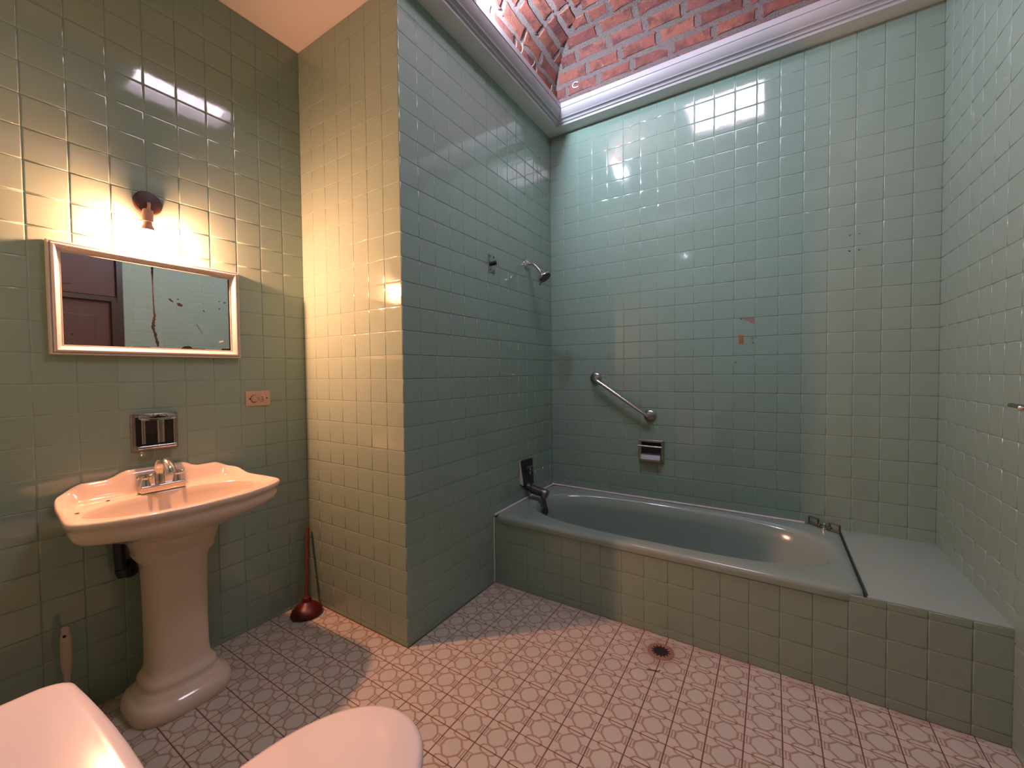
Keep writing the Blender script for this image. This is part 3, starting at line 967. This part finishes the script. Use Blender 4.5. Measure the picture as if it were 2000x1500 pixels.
# towel hook at the edge of the right wall
tb = thing('towel_hook', 'chrome towel bar end jutting from the right wall', 'hook', (R, 0.62, 1.14))
bm = bmesh.new(); lathe(bm, [(0, 0.026), (0.006, 0.026), (0.012, 0.018), (0.014, 0.0)], (R - 0.001, 0.56, 1.135), (-1, 0, 0), 20)
part('flange', bm, M['chrome'], tb, True)
bm = bmesh.new(); tube(bm, [(R - 0.006, 0.56, 1.135), (R - 0.04, 0.56, 1.135), (R - 0.046, 0.566, 1.135)], [0.009, 0.009, 0.009], 12)
part('post', bm, M['chrome'], tb, True)
bm = bmesh.new(); tube(bm, [(R - 0.040, 0.50, 1.139), (R - 0.040, 0.640, 1.139), (R - 0.040, 0.645, 1.139)], [0.0075, 0.0075, 0.004], 12)
part('bar', bm, M['chrome'], tb, True)

# floor drain
fd = thing('floor_drain', 'round black floor strainer in a rusty ring in front of the tub', 'drain', (DRX, DRY, 0.0))
bm = bmesh.new(); lathe(bm, [(0.0, 0.0), (0.0, 0.058), (0.0030, 0.057), (0.0036, 0.050), (0.0034, 0.038), (0.0026, 0.036), (0.0026, 0.0)], (DRX, DRY, 0.0005), (0, 0, 1), 32)
part('ring', bm, simple('rust_stained_ring', (0.30, 0.165, 0.13), 0.6, 0.0, var=0.3, nscale=50), fd, True)
bm = bmesh.new(); lathe(bm, [(0.0, 0.0), (0.0, 0.030), (0.0010, 0.030), (0.0011, 0.0)], (DRX, DRY, 0.0036), (0, 0, 1), 28)
part('strainer', bm, M['black'], fd)
for k in range(14):
    a = 2 * PI * k / 14
    d0, d1 = Vector((math.cos(a), math.sin(a), 0)), Vector((-math.sin(a), math.cos(a), 0))
    c = Vector((DRX, DRY, 0.0036))
    bm = bmesh.new(); prism(bm, [c + d0 * 0.028 - d1 * 0.0034, c + d0 * 0.040 - d1 * 0.0016, c + d0 * 0.040 + d1 * 0.0016, c + d0 * 0.028 + d1 * 0.0034], (0, 0, 0.0011))
    part('slot', bm, M['black'], fd)
lf = thing('dry_leaf', 'small curled brown leaf on the floor below the drain', 'leaf', (0.99, 0.436, 0.002))
bm = bmesh.new(); loft(bm, [[(x, y - w, z), (x, y, z + 0.002), (x, y + w, z), (x, y, z - 0.0005)] for x, y, w, z in ((0.966, 0.427, 0.0008, 0.003), (0.980, 0.433, 0.004, 0.004), (0.994, 0.439, 0.0035, 0.003), (1.002, 0.443, 0.001, 0.003))])
part('blade', bm, M['leaf'], lf)
bm = bmesh.new(); tube(bm, [(1.000, 0.442, 0.003), (1.008, 0.440, 0.004), (1.014, 0.452, 0.004)], 0.0013, 6)
part('stalk', bm, M['leaf'], lf)

# ------------------------------------------------------------------ wall mirror
mr = thing('wall_mirror', 'wide mirror with silvery white frame and worn silvering, above the sink', 'mirror', (W, -0.641, 1.54))
y0, y1, z0, z1 = -0.948, -0.334, 1.338, 1.744
bm = bmesh.new()
prof = [(0.0, 0.003), (0.0, 0.022), (0.002, 0.026), (0.006, 0.026), (0.007, 0.023), (0.009, 0.023), (0.010, 0.0275), (0.013, 0.0305), (0.017, 0.031), (0.021, 0.029), (0.025, 0.024), (0.029, 0.0165), (0.033, 0.0140), (0.0345, 0.015), (0.036, 0.0145), (0.0365, 0.011), (0.0365, 0.006)]
loft(bm, [[(W + d, y0 + s, z0 + s), (W + d, y1 - s, z0 + s), (W + d, y1 - s, z1 - s), (W + d, y0 + s, z1 - s)] for s, d in prof], False, False)
part('frame', bm, M['frame'], mr, True, 28)
gl = part('mirror_glass', box((W + 0.004, y0 + 0.02, z0 + 0.02), (W + 0.0115, y1 - 0.02, z1 - 0.02)), M['mirror'], mr)
def flake(name, pts, mat, x=W + 0.0116):
    bm = bmesh.new()
    prism(bm, [(x, y, z) for y, z in pts], (0.0004, 0, 0))
    return part(name, bm, mat, mr)
L_ = [(-0.6569, 1.7055), (-0.6562, 1.6673), (-0.6556, 1.6256), (-0.6558, 1.5836), (-0.6546, 1.5418), (-0.6545, 1.5082), (-0.6594, 1.4867), (-0.6618, 1.457), (-0.6559, 1.4323), (-0.6499, 1.4074), (-0.6457, 1.3735)]
R_ = [(-0.6493, 1.7062), (-0.6508, 1.6683), (-0.6513, 1.6263), (-0.6511, 1.5843), (-0.6496, 1.5425), (-0.6478, 1.509), (-0.6495, 1.4834), (-0.6518, 1.4579), (-0.6465, 1.433), (-0.6414, 1.4079), (-0.6379, 1.3739)]
rng = random.Random(3)
Lq, Rq = [], []
for i in range(len(L_) - 1):
    for k in range(5):
        t = k / 5
        j = 0.0006 + 0.0014 * (i > 4)
        Lq.append((L_[i][0] + (L_[i + 1][0] - L_[i][0]) * t + rng.uniform(-j, j), L_[i][1] + (L_[i + 1][1] - L_[i][1]) * t))
        Rq.append((R_[i][0] + (R_[i + 1][0] - R_[i][0]) * t + rng.uniform(-j, j), R_[i][1] + (R_[i + 1][1] - R_[i][1]) * t))
bm = bmesh.new()
va_ = [bm.verts.new((W + 0.0119, y, z)) for y, z in Lq]
vb_ = [bm.verts.new((W + 0.0119, y, z)) for y, z in Rq]
for i in range(len(va_) - 1):
    bm.faces.new((va_[i], vb_[i], vb_[i + 1], va_[i + 1]))
part('brown_streak', bm, M['streak_brown'], mr, label='wavy brown vertical streak on the mirror glass')  # thin brown strip laid just in front of the glass
for pts in ([(-0.6042, 1.5836), (-0.5964, 1.586), (-0.5868, 1.5766), (-0.5852, 1.5703), (-0.594, 1.5734)], [(-0.5746, 1.5687), (-0.5637, 1.5719), (-0.553, 1.5637), (-0.555, 1.5568), (-0.5695, 1.558)],
            [(-0.5723, 1.5882), (-0.5668, 1.5899), (-0.5658, 1.5861), (-0.5706, 1.5841)], [(-0.7509, 1.5966), (-0.7463, 1.5982), (-0.745, 1.5924), (-0.749, 1.5897)], [(-0.7763, 1.5341), (-0.7718, 1.5363), (-0.7646, 1.5309), (-0.7743, 1.5304)],
            [(-0.4795, 1.5497), (-0.4748, 1.5503), (-0.471, 1.5448), (-0.4765, 1.5446)], [(-0.3948, 1.5989), (-0.3885, 1.5988), (-0.3865, 1.5934), (-0.3937, 1.5924)], [(-0.5616, 1.3774), (-0.5522, 1.3858), (-0.5336, 1.3876), (-0.5232, 1.3814), (-0.5235, 1.3728), (-0.5617, 1.373)],
            [(-0.4089, 1.3819), (-0.3715, 1.3832), (-0.3715, 1.3742), (-0.4092, 1.3742)], [(-0.3765, 1.706), (-0.3712, 1.706), (-0.3712, 1.3760), (-0.3765, 1.3760)], [(-0.7217, 1.3762), (-0.6706, 1.3778), (-0.6674, 1.3742), (-0.728, 1.3742)],
            [(-0.4157, 1.6007), (-0.4115, 1.6013), (-0.412, 1.5974), (-0.4154, 1.597)], [(-0.4166, 1.5667), (-0.4112, 1.5674), (-0.4121, 1.5626), (-0.4163, 1.5621)], [(-0.8936, 1.4165), (-0.8864, 1.4171), (-0.8865, 1.4115), (-0.8933, 1.4102)],
            [(-0.9105, 1.5985), (-0.8911, 1.6003), (-0.8861, 1.5957), (-0.9105, 1.5896)], [(-0.5226, 1.3776), (-0.4762, 1.3777), (-0.4763, 1.3742), (-0.5227, 1.3742)]):
    flake('tarnish_spot', pts, M['tarnish'])
flake('silver_flake', [(-0.4185, 1.4159), (-0.4016, 1.4202), (-0.3996, 1.4156), (-0.4166, 1.4085)], M['paleflake'])
bm = bmesh.new(); tube(bm, [(W + 0.0119, -0.505, 1.490), (W + 0.0119, -0.492, 1.466), (W + 0.0119, -0.484, 1.446)], 0.0006, 5)
tube(bm, [(W + 0.0119, -0.512, 1.484), (W + 0.0119, -0.500, 1.478), (W + 0.0119, -0.496, 1.462)], 0.0005, 5)
part('scratch', bm, M['tarnish'], mr)

# ------------------------------------------------------------------ bare bulb
wlamp = thing('wall_lamp', 'glowing bare bulb hanging from a round dark red canopy above the mirror', 'lamp', (W, -0.66, 1.965))
bm = bmesh.new(); lathe(bm, [(0, 0.047), (0.005, 0.0475), (0.011, 0.044), (0.014, 0.034), (0.015, 0.0)], (W + 0.001, -0.658, 1.965), (1, 0, 0), 32)
part('canopy', bm, M['bronze'], wlamp, True)
bm = bmesh.new(); tube(bm, smooth_path([(W + 0.012, -0.659, 1.963), (W + 0.027, -0.661, 1.958), (W + 0.035, -0.664, 1.944), (W + 0.0375, -0.667, 1.925)], 5), 0.0055, 10)
part('stem', bm, M['socket'], wlamp, True)
for y, z in ((-0.632, 1.985), (-0.690, 1.950)):
    bm = bmesh.new(); lathe(bm, [(0, 0.0035), (0.002, 0.003), (0.003, 0.0)], (W + 0.0125, y, z), (1, 0, 0), 10)
    part('screw', bm, M['dark_metal'], wlamp)
BX, BY = W + 0.038, -0.669
bm = bmesh.new(); lathe(bm, [(0, 0.012), (0.004, 0.0165), (0.020, 0.0175), (0.022, 0.0185), (0.050, 0.0180), (0.052, 0.015)], (BX, BY, 1.930), (0.02, -0.03, -1), 20)
part('socket', bm, M['socket'], wlamp, True)
bd = (0.02, -0.02, -1)
bm = bmesh.new(); lathe(bm, [(0, 0.013), (0.012, 0.0145), (0.024, 0.0205), (0.034, 0.0235), (0.036, 0.0225)], (BX + 0.001, BY - 0.001, 1.879), bd, 24)
part('bulb_collar', bm, M['socket'], wlamp, True)
bm = bmesh.new(); lathe(bm, [(0.0345, 0.0205), (0.044, 0.0225), (0.056, 0.0225), (0.068, 0.0205), (0.078, 0.0155), (0.085, 0.008), (0.087, 0.0)], (BX + 0.001, BY - 0.001, 1.879), bd, 24)
part('bulb', bm, M['bulb'], wlamp, True)

# ------------------------------------------------------------------ recessed chrome holder over the sink
hd = thing('tumbler_holder', 'recessed chrome tumbler and soap holder in the wall above the tap', 'soap dish', (W, -0.66, 1.03))
y0, y1, z0, z1 = -0.736, -0.583, 0.952, 1.106
bm = bmesh.new()
loft(bm, [[(W + d, y0 + s, z0 + s), (W + d, y1 - s, z0 + s), (W + d, y1 - s, z1 - s), (W + d, y0 + s, z1 - s)] for s, d in ((0.0, 0.002), (0.0, 0.006), (0.002, 0.008), (0.012, 0.008), (0.0145, 0.006), (0.0155, 0.003))], False, False)
part('frame', bm, M['old_chrome'], hd, True, 25)
part('recess_shade', box((W + 0.0022, y0 + 0.014, z0 + 0.014), (W + 0.0036, y1 - 0.014, z1 - 0.014)), M['black'], hd)  # black sheet imitates the shaded hollow; the wall is not cut
bm = bmesh.new()
N_ = 24
out_ = [(W + 0.003 + 0.062 * max(0.0, math.sin(PI * k / (N_ - 1))) ** 0.35, -0.7235 + (0.13) * k / (N_ - 1)) for k in range(N_)]
hole = [(W + 0.036 + 0.020 * math.sin(PI * 2 * k / N_), -0.6585 - 0.034 * math.cos(PI * 2 * k / N_)) for k in range(N_)]
outer = [(W + 0.036 + 0.029 * math.sin(2 * PI * k / N_), -0.6585 - 0.062 * (1 if math.cos(2 * PI * k / N_) > 0 else -1) * abs(math.cos(2 * PI * k / N_)) ** 0.5) for k in range(N_)]
zs = lambda x: 1.104 - (x - W) * 0.30
loft(bm, [[(x, y, zs(x) - 0.008) for x, y in hole], [(x, y, zs(x)) for x, y in hole], [(x, y, zs(x) + 0.001) for x, y in outer], [(x, y, zs(x) - 0.006) for x, y in outer], [(x, y, zs(x) - 0.008) for x, y in hole]], False, False)
part('shelf', bm, M['chrome'], hd, True, 30, label='chrome tumbler shelf with an oval hole')
part('shelf_back', box((W + 0.003, -0.722, 1.096), (W + 0.010, -0.596, 1.102)), M['chrome'], hd)
part('lip', rbox((W + 0.003, -0.724, 0.962), (W + 0.040, -0.597, 0.976), 0.005, 3), M['chrome'], hd, True)
for yy, w in ((-0.697, 0.006), (-0.640, 0.012)):
    bm = bmesh.new(); tube(bm, [(W + 0.006, yy, 0.98), (W + 0.006, yy, 1.085)], w, 12, 0.35, (0, 1, 0))
    part('rib', bm, M['old_chrome'], hd, True)

# outlet
ol = thing('wall_outlet', 'ivory double outlet mounted sideways on the sink wall', 'outlet', (W, -0.252, 1.142))
part('plate', rbox((W + 0.001, -0.309, 1.105), (W + 0.007, -0.194, 1.179), 0.0025, 3), M['ivory'], ol, True)
for yy in (-0.270, -0.232):
    bm = bmesh.new(); lathe(bm, [(0, 0.0165), (0.002, 0.0165), (0.003, 0.015), (0.003, 0.0)], (W + 0.0066, yy, 1.141), (1, 0, 0), 24)
    part('socket_face', bm, M['ivory'], ol, True)
bm = bmesh.new(); lathe(bm, [(0, 0.019), (0.0006, 0.019), (0.0006, 0.0)], (W + 0.0068, -0.2705, 1.141), (1, 0, 0), 24)
part('gap_ring', bm, M['leaf'], ol)
part('plug_cap', rbox((W + 0.0068, -0.280, 1.127), (W + 0.013, -0.256, 1.156), 0.003, 2), M['ivory'], ol, True)
for zz in (1.1345, 1.146):
    part('slot', box((W + 0.0094, -0.2365, zz), (W + 0.0100, -0.2305, zz + 0.0035)), M['black'], ol)
for yy in (-0.291, -0.212):
    bm = bmesh.new(); lathe(bm, [(0, 0.004), (0.0012, 0.0035), (0.0014, 0.0)], (W + 0.0068, yy, 1.141), (1, 0, 0), 12)
    part('screw', bm, M['leaf'], ol)

# ------------------------------------------------------------------ pedestal sink
SY = -0.667
sk_ = thing('pedestal_sink', 'bone coloured pedestal sink with a scalloped back ledge under the mirror', 'sink', (W, SY, 0.0))
def P(d, v, z):
    return (W + d, SY + v, z)
half = [(0.010, 0.0), (0.010, 0.07), (0.010, 0.15), (0.010, 0.22), (0.014, 0.252), (0.030, 0.277), (0.065, 0.292), (0.12, 0.300), (0.20, 0.307), (0.28, 0.315), (0.342, 0.319), (0.376, 0.314), (0.402, 0.296), (0.424, 0.268), (0.445, 0.232), (0.466, 0.18), (0.482, 0.125), (0.490, 0.06), (0.492, 0.0)]
hp = smooth_path([(d, v, 0) for d, v in half], 4)
right = [(p.x, p.y) for p in hp]                    # from the back centre round to the front centre, v >= 0
left = [(d, -v) for d, v in right[::-1]][1:-1]
outline = right + left
NS = len(outline)
def zrim(d, v):
    """rim height: raised back ledge with a taller hump in the middle"""
    b_ = max(0.0, min(1.0, (0.15 - d) / 0.12))
    b_ = b_ * b_ * (3 - 2 * b_)
    av = abs(v)
    h = max(0.0, min(1.0, (0.150 - av) / 0.06))
    h = h * h * (3 - 2 * h)
    e = max(0.0, min(1.0, (0.285 - av) / 0.07))
    return 0.810 + b_ * (0.024 + 0.028 * e * e * (3 - 2 * e) + 0.024 * h)
CD, CV = 0.235, 0.0
def ringpts(scale, dz, dmin=0.008, zabs=None, zmix=1.0):
    out = []
    for d, v in outline:
        dd, vv = CD + (d - CD) * scale, v * scale
        z = 0.81 + (zrim(d, v) - 0.81) * zmix + dz
        out.append(P(max(dmin, dd), vv, z if zabs is None else zabs))
    return out
def ell(a, b_, z, cd):
    """ellipse sampled at the directions of the outline points, so rings stay matched"""
    out = []
    for d, v in outline:
        ang = math.atan2((d - CD) / 0.25, v / 0.32)
        out.append(P(cd + b_ * math.sin(ang), a * math.cos(ang), z))
    return out
def mixr(r1, r2, t):
    return [tuple(a + (b_ - a) * t for a, b_ in zip(p, q)) for p, q in zip(r1, r2)]
rings = [ell(0.085, 0.080, 0.640, 0.185), ell(0.115, 0.11, 0.650, 0.190), ell(0.175, 0.15, 0.672, 0.21), ell(0.225, 0.185, 0.700, 0.235), mixr(ell(0.26, 0.21, 0.722, 0.24), ringpts(0.90, 0, 0.006, 0.722), 0.45),
         ringpts(0.925, 0, 0.006, 0.734), ringpts(0.955, 0, 0.006, 0.746), ringpts(0.970, 0, 0.006, 0.762), ringpts(0.968, 0, 0.006, 0.776), ringpts(0.975, 0, 0.006, 0.784), ringpts(0.994, 0, 0.006, 0.789), ringpts(1.004, -0.012, 0.006, None, 0.6), ringpts(1.003, -0.006), ringpts(0.995, -0.001), ringpts(0.985, 0.0005), ringpts(0.965, -0.0005, 0.016), ringpts(0.945, -0.002, 0.022)]
deck0 = ringpts(0.915, -0.006, 0.032, None, 0.80)
deck1 = ringpts(0.885, -0.0095, 0.046, None, 0.25)
deck2 = ringpts(0.868, -0.011, 0.058, None, 0.0)
lip = ell(0.272, 0.158, 0.7985, 0.262)
rings += [deck0, deck1, deck2, mixr(deck2, lip, 0.6), lip]
for a, b_, z, cd in ((0.266, 0.153, 0.7975, 0.262), (0.262, 0.149, 0.792, 0.262), (0.256, 0.144, 0.772, 0.262), (0.243, 0.134, 0.738, 0.260), (0.210, 0.114, 0.704, 0.257), (0.15, 0.085, 0.688, 0.25), (0.07, 0.045, 0.676, 0.245), (0.022, 0.022, 0.673, 0.243)):
    rings.append(ell(a, b_, z, cd))
bm = bmesh.new(); loft(bm, rings, True, True)
part('basin', bm, M['porcelain'], sk_, True, 55)
def srect(hx, hy, z, cd, e=3.2, n=48):
    out = []
    for k in range(n):
        t = 2 * PI * k / n
        c, s = math.cos(t), math.sin(t)
        r = (abs(c / hx) ** e + abs(s / hy) ** e) ** (-1 / e)
        out.append(P(cd + r * c, r * s, z))
    return out
prof = [(0.0, 0.158, 0.152), (0.010, 0.162, 0.156), (0.030, 0.163, 0.157), (0.048, 0.157, 0.151), (0.060, 0.147, 0.141), (0.064, 0.138, 0.133), (0.074, 0.134, 0.129), (0.086, 0.122, 0.117), (0.094, 0.117, 0.112), (0.106, 0.118, 0.113), (0.118, 0.115, 0.110), (0.130, 0.106, 0.101), (0.145, 0.099, 0.095), (0.175, 0.096, 0.091), (0.30, 0.095, 0.090), (0.48, 0.097, 0.092), (0.535, 0.100, 0.094), (0.558, 0.107, 0.101), (0.575, 0.118, 0.111), (0.590, 0.124, 0.117), (0.603, 0.123, 0.116), (0.608, 0.127, 0.120), (0.640, 0.134, 0.127), (0.672, 0.142, 0.135), (0.680, 0.13, 0.12)]
bm = bmesh.new(); loft(bm, [srect(hd_, hv_, z, 0.185, 3.0) for z, hv_, hd_ in prof])
part('pedestal', bm, M['porcelain'], sk_, True, 60)
# trap pipe behind the pedestal
bm = bmesh.new()
tube(bm, smooth_path([P(0.045, -0.125, 0.66), P(0.045, -0.125, 0.56), P(0.045, -0.115, 0.50), P(0.045, -0.09, 0.49), P(0.02, -0.085, 0.53)], 6), 0.018, 12)
part('trap_pipe', bm, M['black_plate'], sk_, True)
bm = bmesh.new(); lathe(bm, [(0, 0.024), (0.03, 0.024), (0.034, 0.018)], P(0.045, -0.118, 0.515), (0, 0.2, -1), 12)
part('trap_nut', bm, M['black_plate'], sk_, True)
for d, v in ((0.150, -0.235), (0.128, -0.165)):
    bm = bmesh.new(); lathe(bm, [(0, 0.006), (0.0008, 0.006), (0.001, 0.0)], P(d + (0.055 if v < -0.2 else -0.025), v - (0.03 if v < -0.2 else 0.0), 0.8000), (0, 0, 1), 10)
    part('chip_mark', bm, M['leaf'], sk_)
bm = bmesh.new(); lathe(bm, [(0, 0.0), (0.0, 0.021), (0.003, 0.021), (0.004, 0.014), (0.004, 0.0)], P(0.243, 0, 0.6735), (0, 0, 1), 20)
part('drain', bm, M['old_chrome'], sk_, True)
# tap
FD = 0.092
fz = 0.7995
tp = part('tap', rbox(P(FD - 0.024, -0.074, fz), P(FD + 0.022, 0.070, fz + 0.028), 0.006, 3), M['chrome'], sk_, True)
sp = [P(FD, -0.008, fz + 0.024), P(FD - 0.004, -0.008, fz + 0.075), P(FD + 0.004, -0.007, fz + 0.108), P(FD + 0.028, -0.005, fz + 0.126), P(FD + 0.060, -0.003, fz + 0.122), P(FD + 0.086, -0.001, fz + 0.100), P(FD + 0.094, 0.0, fz + 0.082)]
bm = bmesh.new(); tube(bm, smooth_path(sp, 6), 0.0165, 14, 0.55, (0, 1, 0))
part('spout', bm, M['chrome'], tp, True)
for vv in (-0.054, 0.048):
    bm = bmesh.new()
    lathe(bm, [(0, 0.016), (0.010, 0.015), (0.020, 0.012), (0.030, 0.011), (0.036, 0.012), (0.044, 0.009), (0.047, 0.0)], P(FD, vv, fz + 0.026), (0, 0, 1), 18)
    c = Vector(P(FD, vv, fz + 0.062))
    for a in (20, 110, 200, 290):
        dv = Vector((math.cos(math.radians(a)), math.sin(math.radians(a)), 0.05))
        tube(bm, [c, c + dv * 0.018, c + dv * 0.023, c + dv * 0.028, c + dv * 0.031], [0.0042, 0.0042, 0.0068, 0.0068, 0.002], 10)
    part('cross_handle', bm, M['chrome'], tp, True)

# ------------------------------------------------------------------ plunger
pl = thing('plunger', 'red rubber plunger with a brown wooden handle standing in the tiled corner', 'plunger', (-0.668, -0.078, 0.0))
pc = Vector((-0.650, -0.093, 0.0))
bm = bmesh.new(); lathe(bm, [(0.002, 0.070), (0.006, 0.076), (0.016, 0.077), (0.030, 0.071), (0.048, 0.053), (0.060, 0.034), (0.068, 0.024), (0.090, 0.020), (0.094, 0.014)], pc, (-0.05, 0.05, 1), 32)
part('cup', bm, M['rubber'], pl, True)
bm = bmesh.new(); tube(bm, [pc + Vector((-0.004, 0.004, 0.075)), Vector((-0.736, -0.028, 0.426)), Vector((-0.7365, -0.0277, 0.430))], [0.0095, 0.0105, 0.007], 14)
part('handle', bm, M['handle_wood'], pl, True)

# toilet brush beside the tank
tbx, tby = -0.700, -0.946
tbh = thing('toilet_brush', 'beige plastic brush handle standing up behind the toilet tank', 'brush', (tbx, tby, 0.0))
bm = bmesh.new(); lathe(bm, [(0, 0.050), (0.012, 0.052), (0.10, 0.044), (0.105, 0.040), (0.105, 0.012)], (tbx, tby, 0.0), (0, 0, 1), 20)
part('holder', bm, M['beige'], tbh, True)
bm = bmesh.new(); tube(bm, [(tbx, tby, 0.09), (tbx, tby, 0.20), (tbx, tby, 0.225), (tbx, tby, 0.25), (tbx, tby, 0.33), (tbx, tby, 0.352), (tbx, tby, 0.372), (tbx, tby, 0.376)], [0.008, 0.009, 0.013, 0.0155, 0.0150, 0.012, 0.011, 0.006], 14, 0.6, (0.4, 0.9, 0))
part('handle', bm, M['beige'], tbh, True)
bm = bmesh.new(); lathe(bm, [(0, 0.005), (0.0006, 0.005), (0.0008, 0.0)], (tbx + 0.0075, tby - 0.004, 0.345), (0.9, -0.4, 0), 10)
part('hang_hole', bm, M['black'], tbh)

# ------------------------------------------------------------------ toilet in the foreground
TX = 0.637
tl = thing('toilet', 'almond coloured toilet with closed seat, nearest the viewer', 'toilet', (TX, -1.05, 0.0))
def rr(x0, x1, y0, y1, r, z, bow=0.0, n=8):
    out = []
    for (cx_, cy_, a0) in ((x1 - r, y1 - r, 0), (x0 + r, y1 - r, 90), (x0 + r, y0 + r, 180), (x1 - r, y0 + r, 270)):
        for k in range(n):
            a = math.radians(a0 + 90 * k / (n - 1))
            x, y = cx_ + r * math.cos(a), cy_ + r * math.sin(a)
            f = max(0.0, 1 - ((x - (x0 + x1) / 2) / ((x1 - x0) / 2)) ** 2)
            if y > (y0 + y1) / 2: y += bow * f
            out.append((x, y, z))
    return out
TZ = 0.75
def tank(x0, x1, y0, y1, seq):
    bm = bmesh.new()
    rings = [rr(x0 + i, x1 - i, y0 + i, y1 - i, r, z, 0.012, 8) for i, r, z in seq]
    # add points along the long front edge so the bow shows
    dense = []
    for ring in rings:
        q = []
        for i, p in enumerate(ring):
            nx = ring[(i + 1) % len(ring)]
            q.append(p)
            if math.dist(p, nx) > 0.08:
                for k in range(1, 8):
                    t = k / 8
                    x, y = p[0] + (nx[0] - p[0]) * t, p[1] + (nx[1] - p[1]) * t
                    f = max(0.0, 1 - ((x - (x0 + x1) / 2) / ((x1 - x0) / 2)) ** 2)
                    if y > (y0 + y1) / 2 and abs(p[0] - nx[0]) > 0.1:
                        y = y1 - (y1 - min(p[1], nx[1])) + 0.012 * (f - max(0.0, 1 - ((p[0] - (x0 + x1) / 2) / ((x1 - x0) / 2)) ** 2))
                    q.append((x, y, p[2]))
        dense.append(q)
    loft(bm, dense)
    return bm
part('tank', tank(0.402, 0.872, -1.345, -1.142, [(0.012, 0.03, 0.37), (0.002, 0.032, 0.40), (0.0, 0.032, 0.55), (0.0, 0.032, 0.712)]), M['toilet'], tl, True, 50)
part('tank_lid', tank(0.387, 0.887, -1.352, -1.127, [(0.006, 0.03, 0.711), (0.0, 0.034, 0.716), (0.0, 0.034, 0.738), (0.003, 0.034, 0.745), (0.009, 0.034, 0.749), (0.018, 0.03, 0.7505)]), M['toilet'], tl, True, 60)
def oval(w, y0, y1, z, n=64, wide=0.42):
    """elongated seat outline: widest behind the middle"""
    out = []
    L = y1 - y0
    for k in range(n):
        t = 2 * PI * k / n
        c, s = math.cos(t), math.sin(t)
        yc = y0 + L * wide
        r = L * (1 - wide) if s > 0 else L * wide
        e = 2.1 if s > 0 else 3.0
        den = (abs(c) ** e + abs(s) ** e) ** (-1 / e)
        out.append((TX + w * c * den, yc + r * s * den, z))
    return out
bm = bmesh.new(); loft(bm, [oval(0.188, -1.09, -0.612, 0.398), oval(0.193, -1.092, -0.606, 0.403), oval(0.193, -1.092, -0.606, 0.412), oval(0.190, -1.09, -0.610, 0.418), oval(0.180, -1.082, -0.62, 0.4215), oval(0.12, -1.03, -0.70, 0.424), oval(0.05, -0.96, -0.80, 0.4245)])
part('lid', bm, M['toilet'], tl, True, 60)
bm = bmesh.new(); loft(bm, [oval(0.186, -1.08, -0.616, 0.382), oval(0.190, -1.085, -0.611, 0.387), oval(0.190, -1.085, -0.611, 0.394), oval(0.186, -1.08, -0.616, 0.397)])
part('seat', bm, M['toilet'], tl, True, 60)
bm = bmesh.new()
loft(bm, [oval(0.115, -1.20, -0.78, 0.0), oval(0.12, -1.20, -0.775, 0.02), oval(0.108, -1.20, -0.80, 0.10), oval(0.115, -1.20, -0.77, 0.19), oval(0.150, -1.20, -0.685, 0.27), oval(0.176, -1.20, -0.632, 0.34), oval(0.182, -1.20, -0.622, 0.365), oval(0.181, -1.20, -0.623, 0.378), oval(0.172, -1.19, -0.63, 0.381)])
part('bowl', bm, M['toilet'], tl, True, 60)
for xx in (TX - 0.075, TX + 0.075):
    bm = bmesh.new(); tube(bm, [(xx - 0.02, -1.096, 0.412), (xx + 0.02, -1.096, 0.412)], 0.011, 12)
    part('hinge', bm, M['toilet'], tl, True)
bm = bmesh.new(); tube(bm, [(0.45, -1.138, 0.665), (0.45, -1.118, 0.665), (0.452, -1.116, 0.665), (0.52, -1.114, 0.655)], [0.008, 0.008, 0.006, 0.005], 10)
part('flush_lever', bm, M['chrome'], tl, True)

# ------------------------------------------------------------------ loose wires on the cornice
for lab, pts in (('longest pale wire loop rising from the left crown moulding', [(0.115, 0.845, 3.10), (0.120, 0.862, 3.165), (0.118, 0.885, 3.205), (0.122, 0.872, 3.235)]),
                 ('short pale wire curl over the left crown moulding, beside the wire loop', [(0.118, 0.975, 3.10), (0.122, 0.985, 3.160), (0.124, 1.010, 3.190), (0.120, 1.032, 3.228)]),
                 ('thin pale wire in the corner of the crown moulding', [(0.112, 1.255, 3.10), (0.116, 1.262, 3.170), (0.114, 1.285, 3.225)])):
    bm = bmesh.new(); tube(bm, smooth_path(pts, 6), 0.0026, 7)
    o = from_bm('loose_wire', bm, M['wire'], None, True, 60)
    tag(o, lab, 'wire', 'loose wires on the crown moulding')
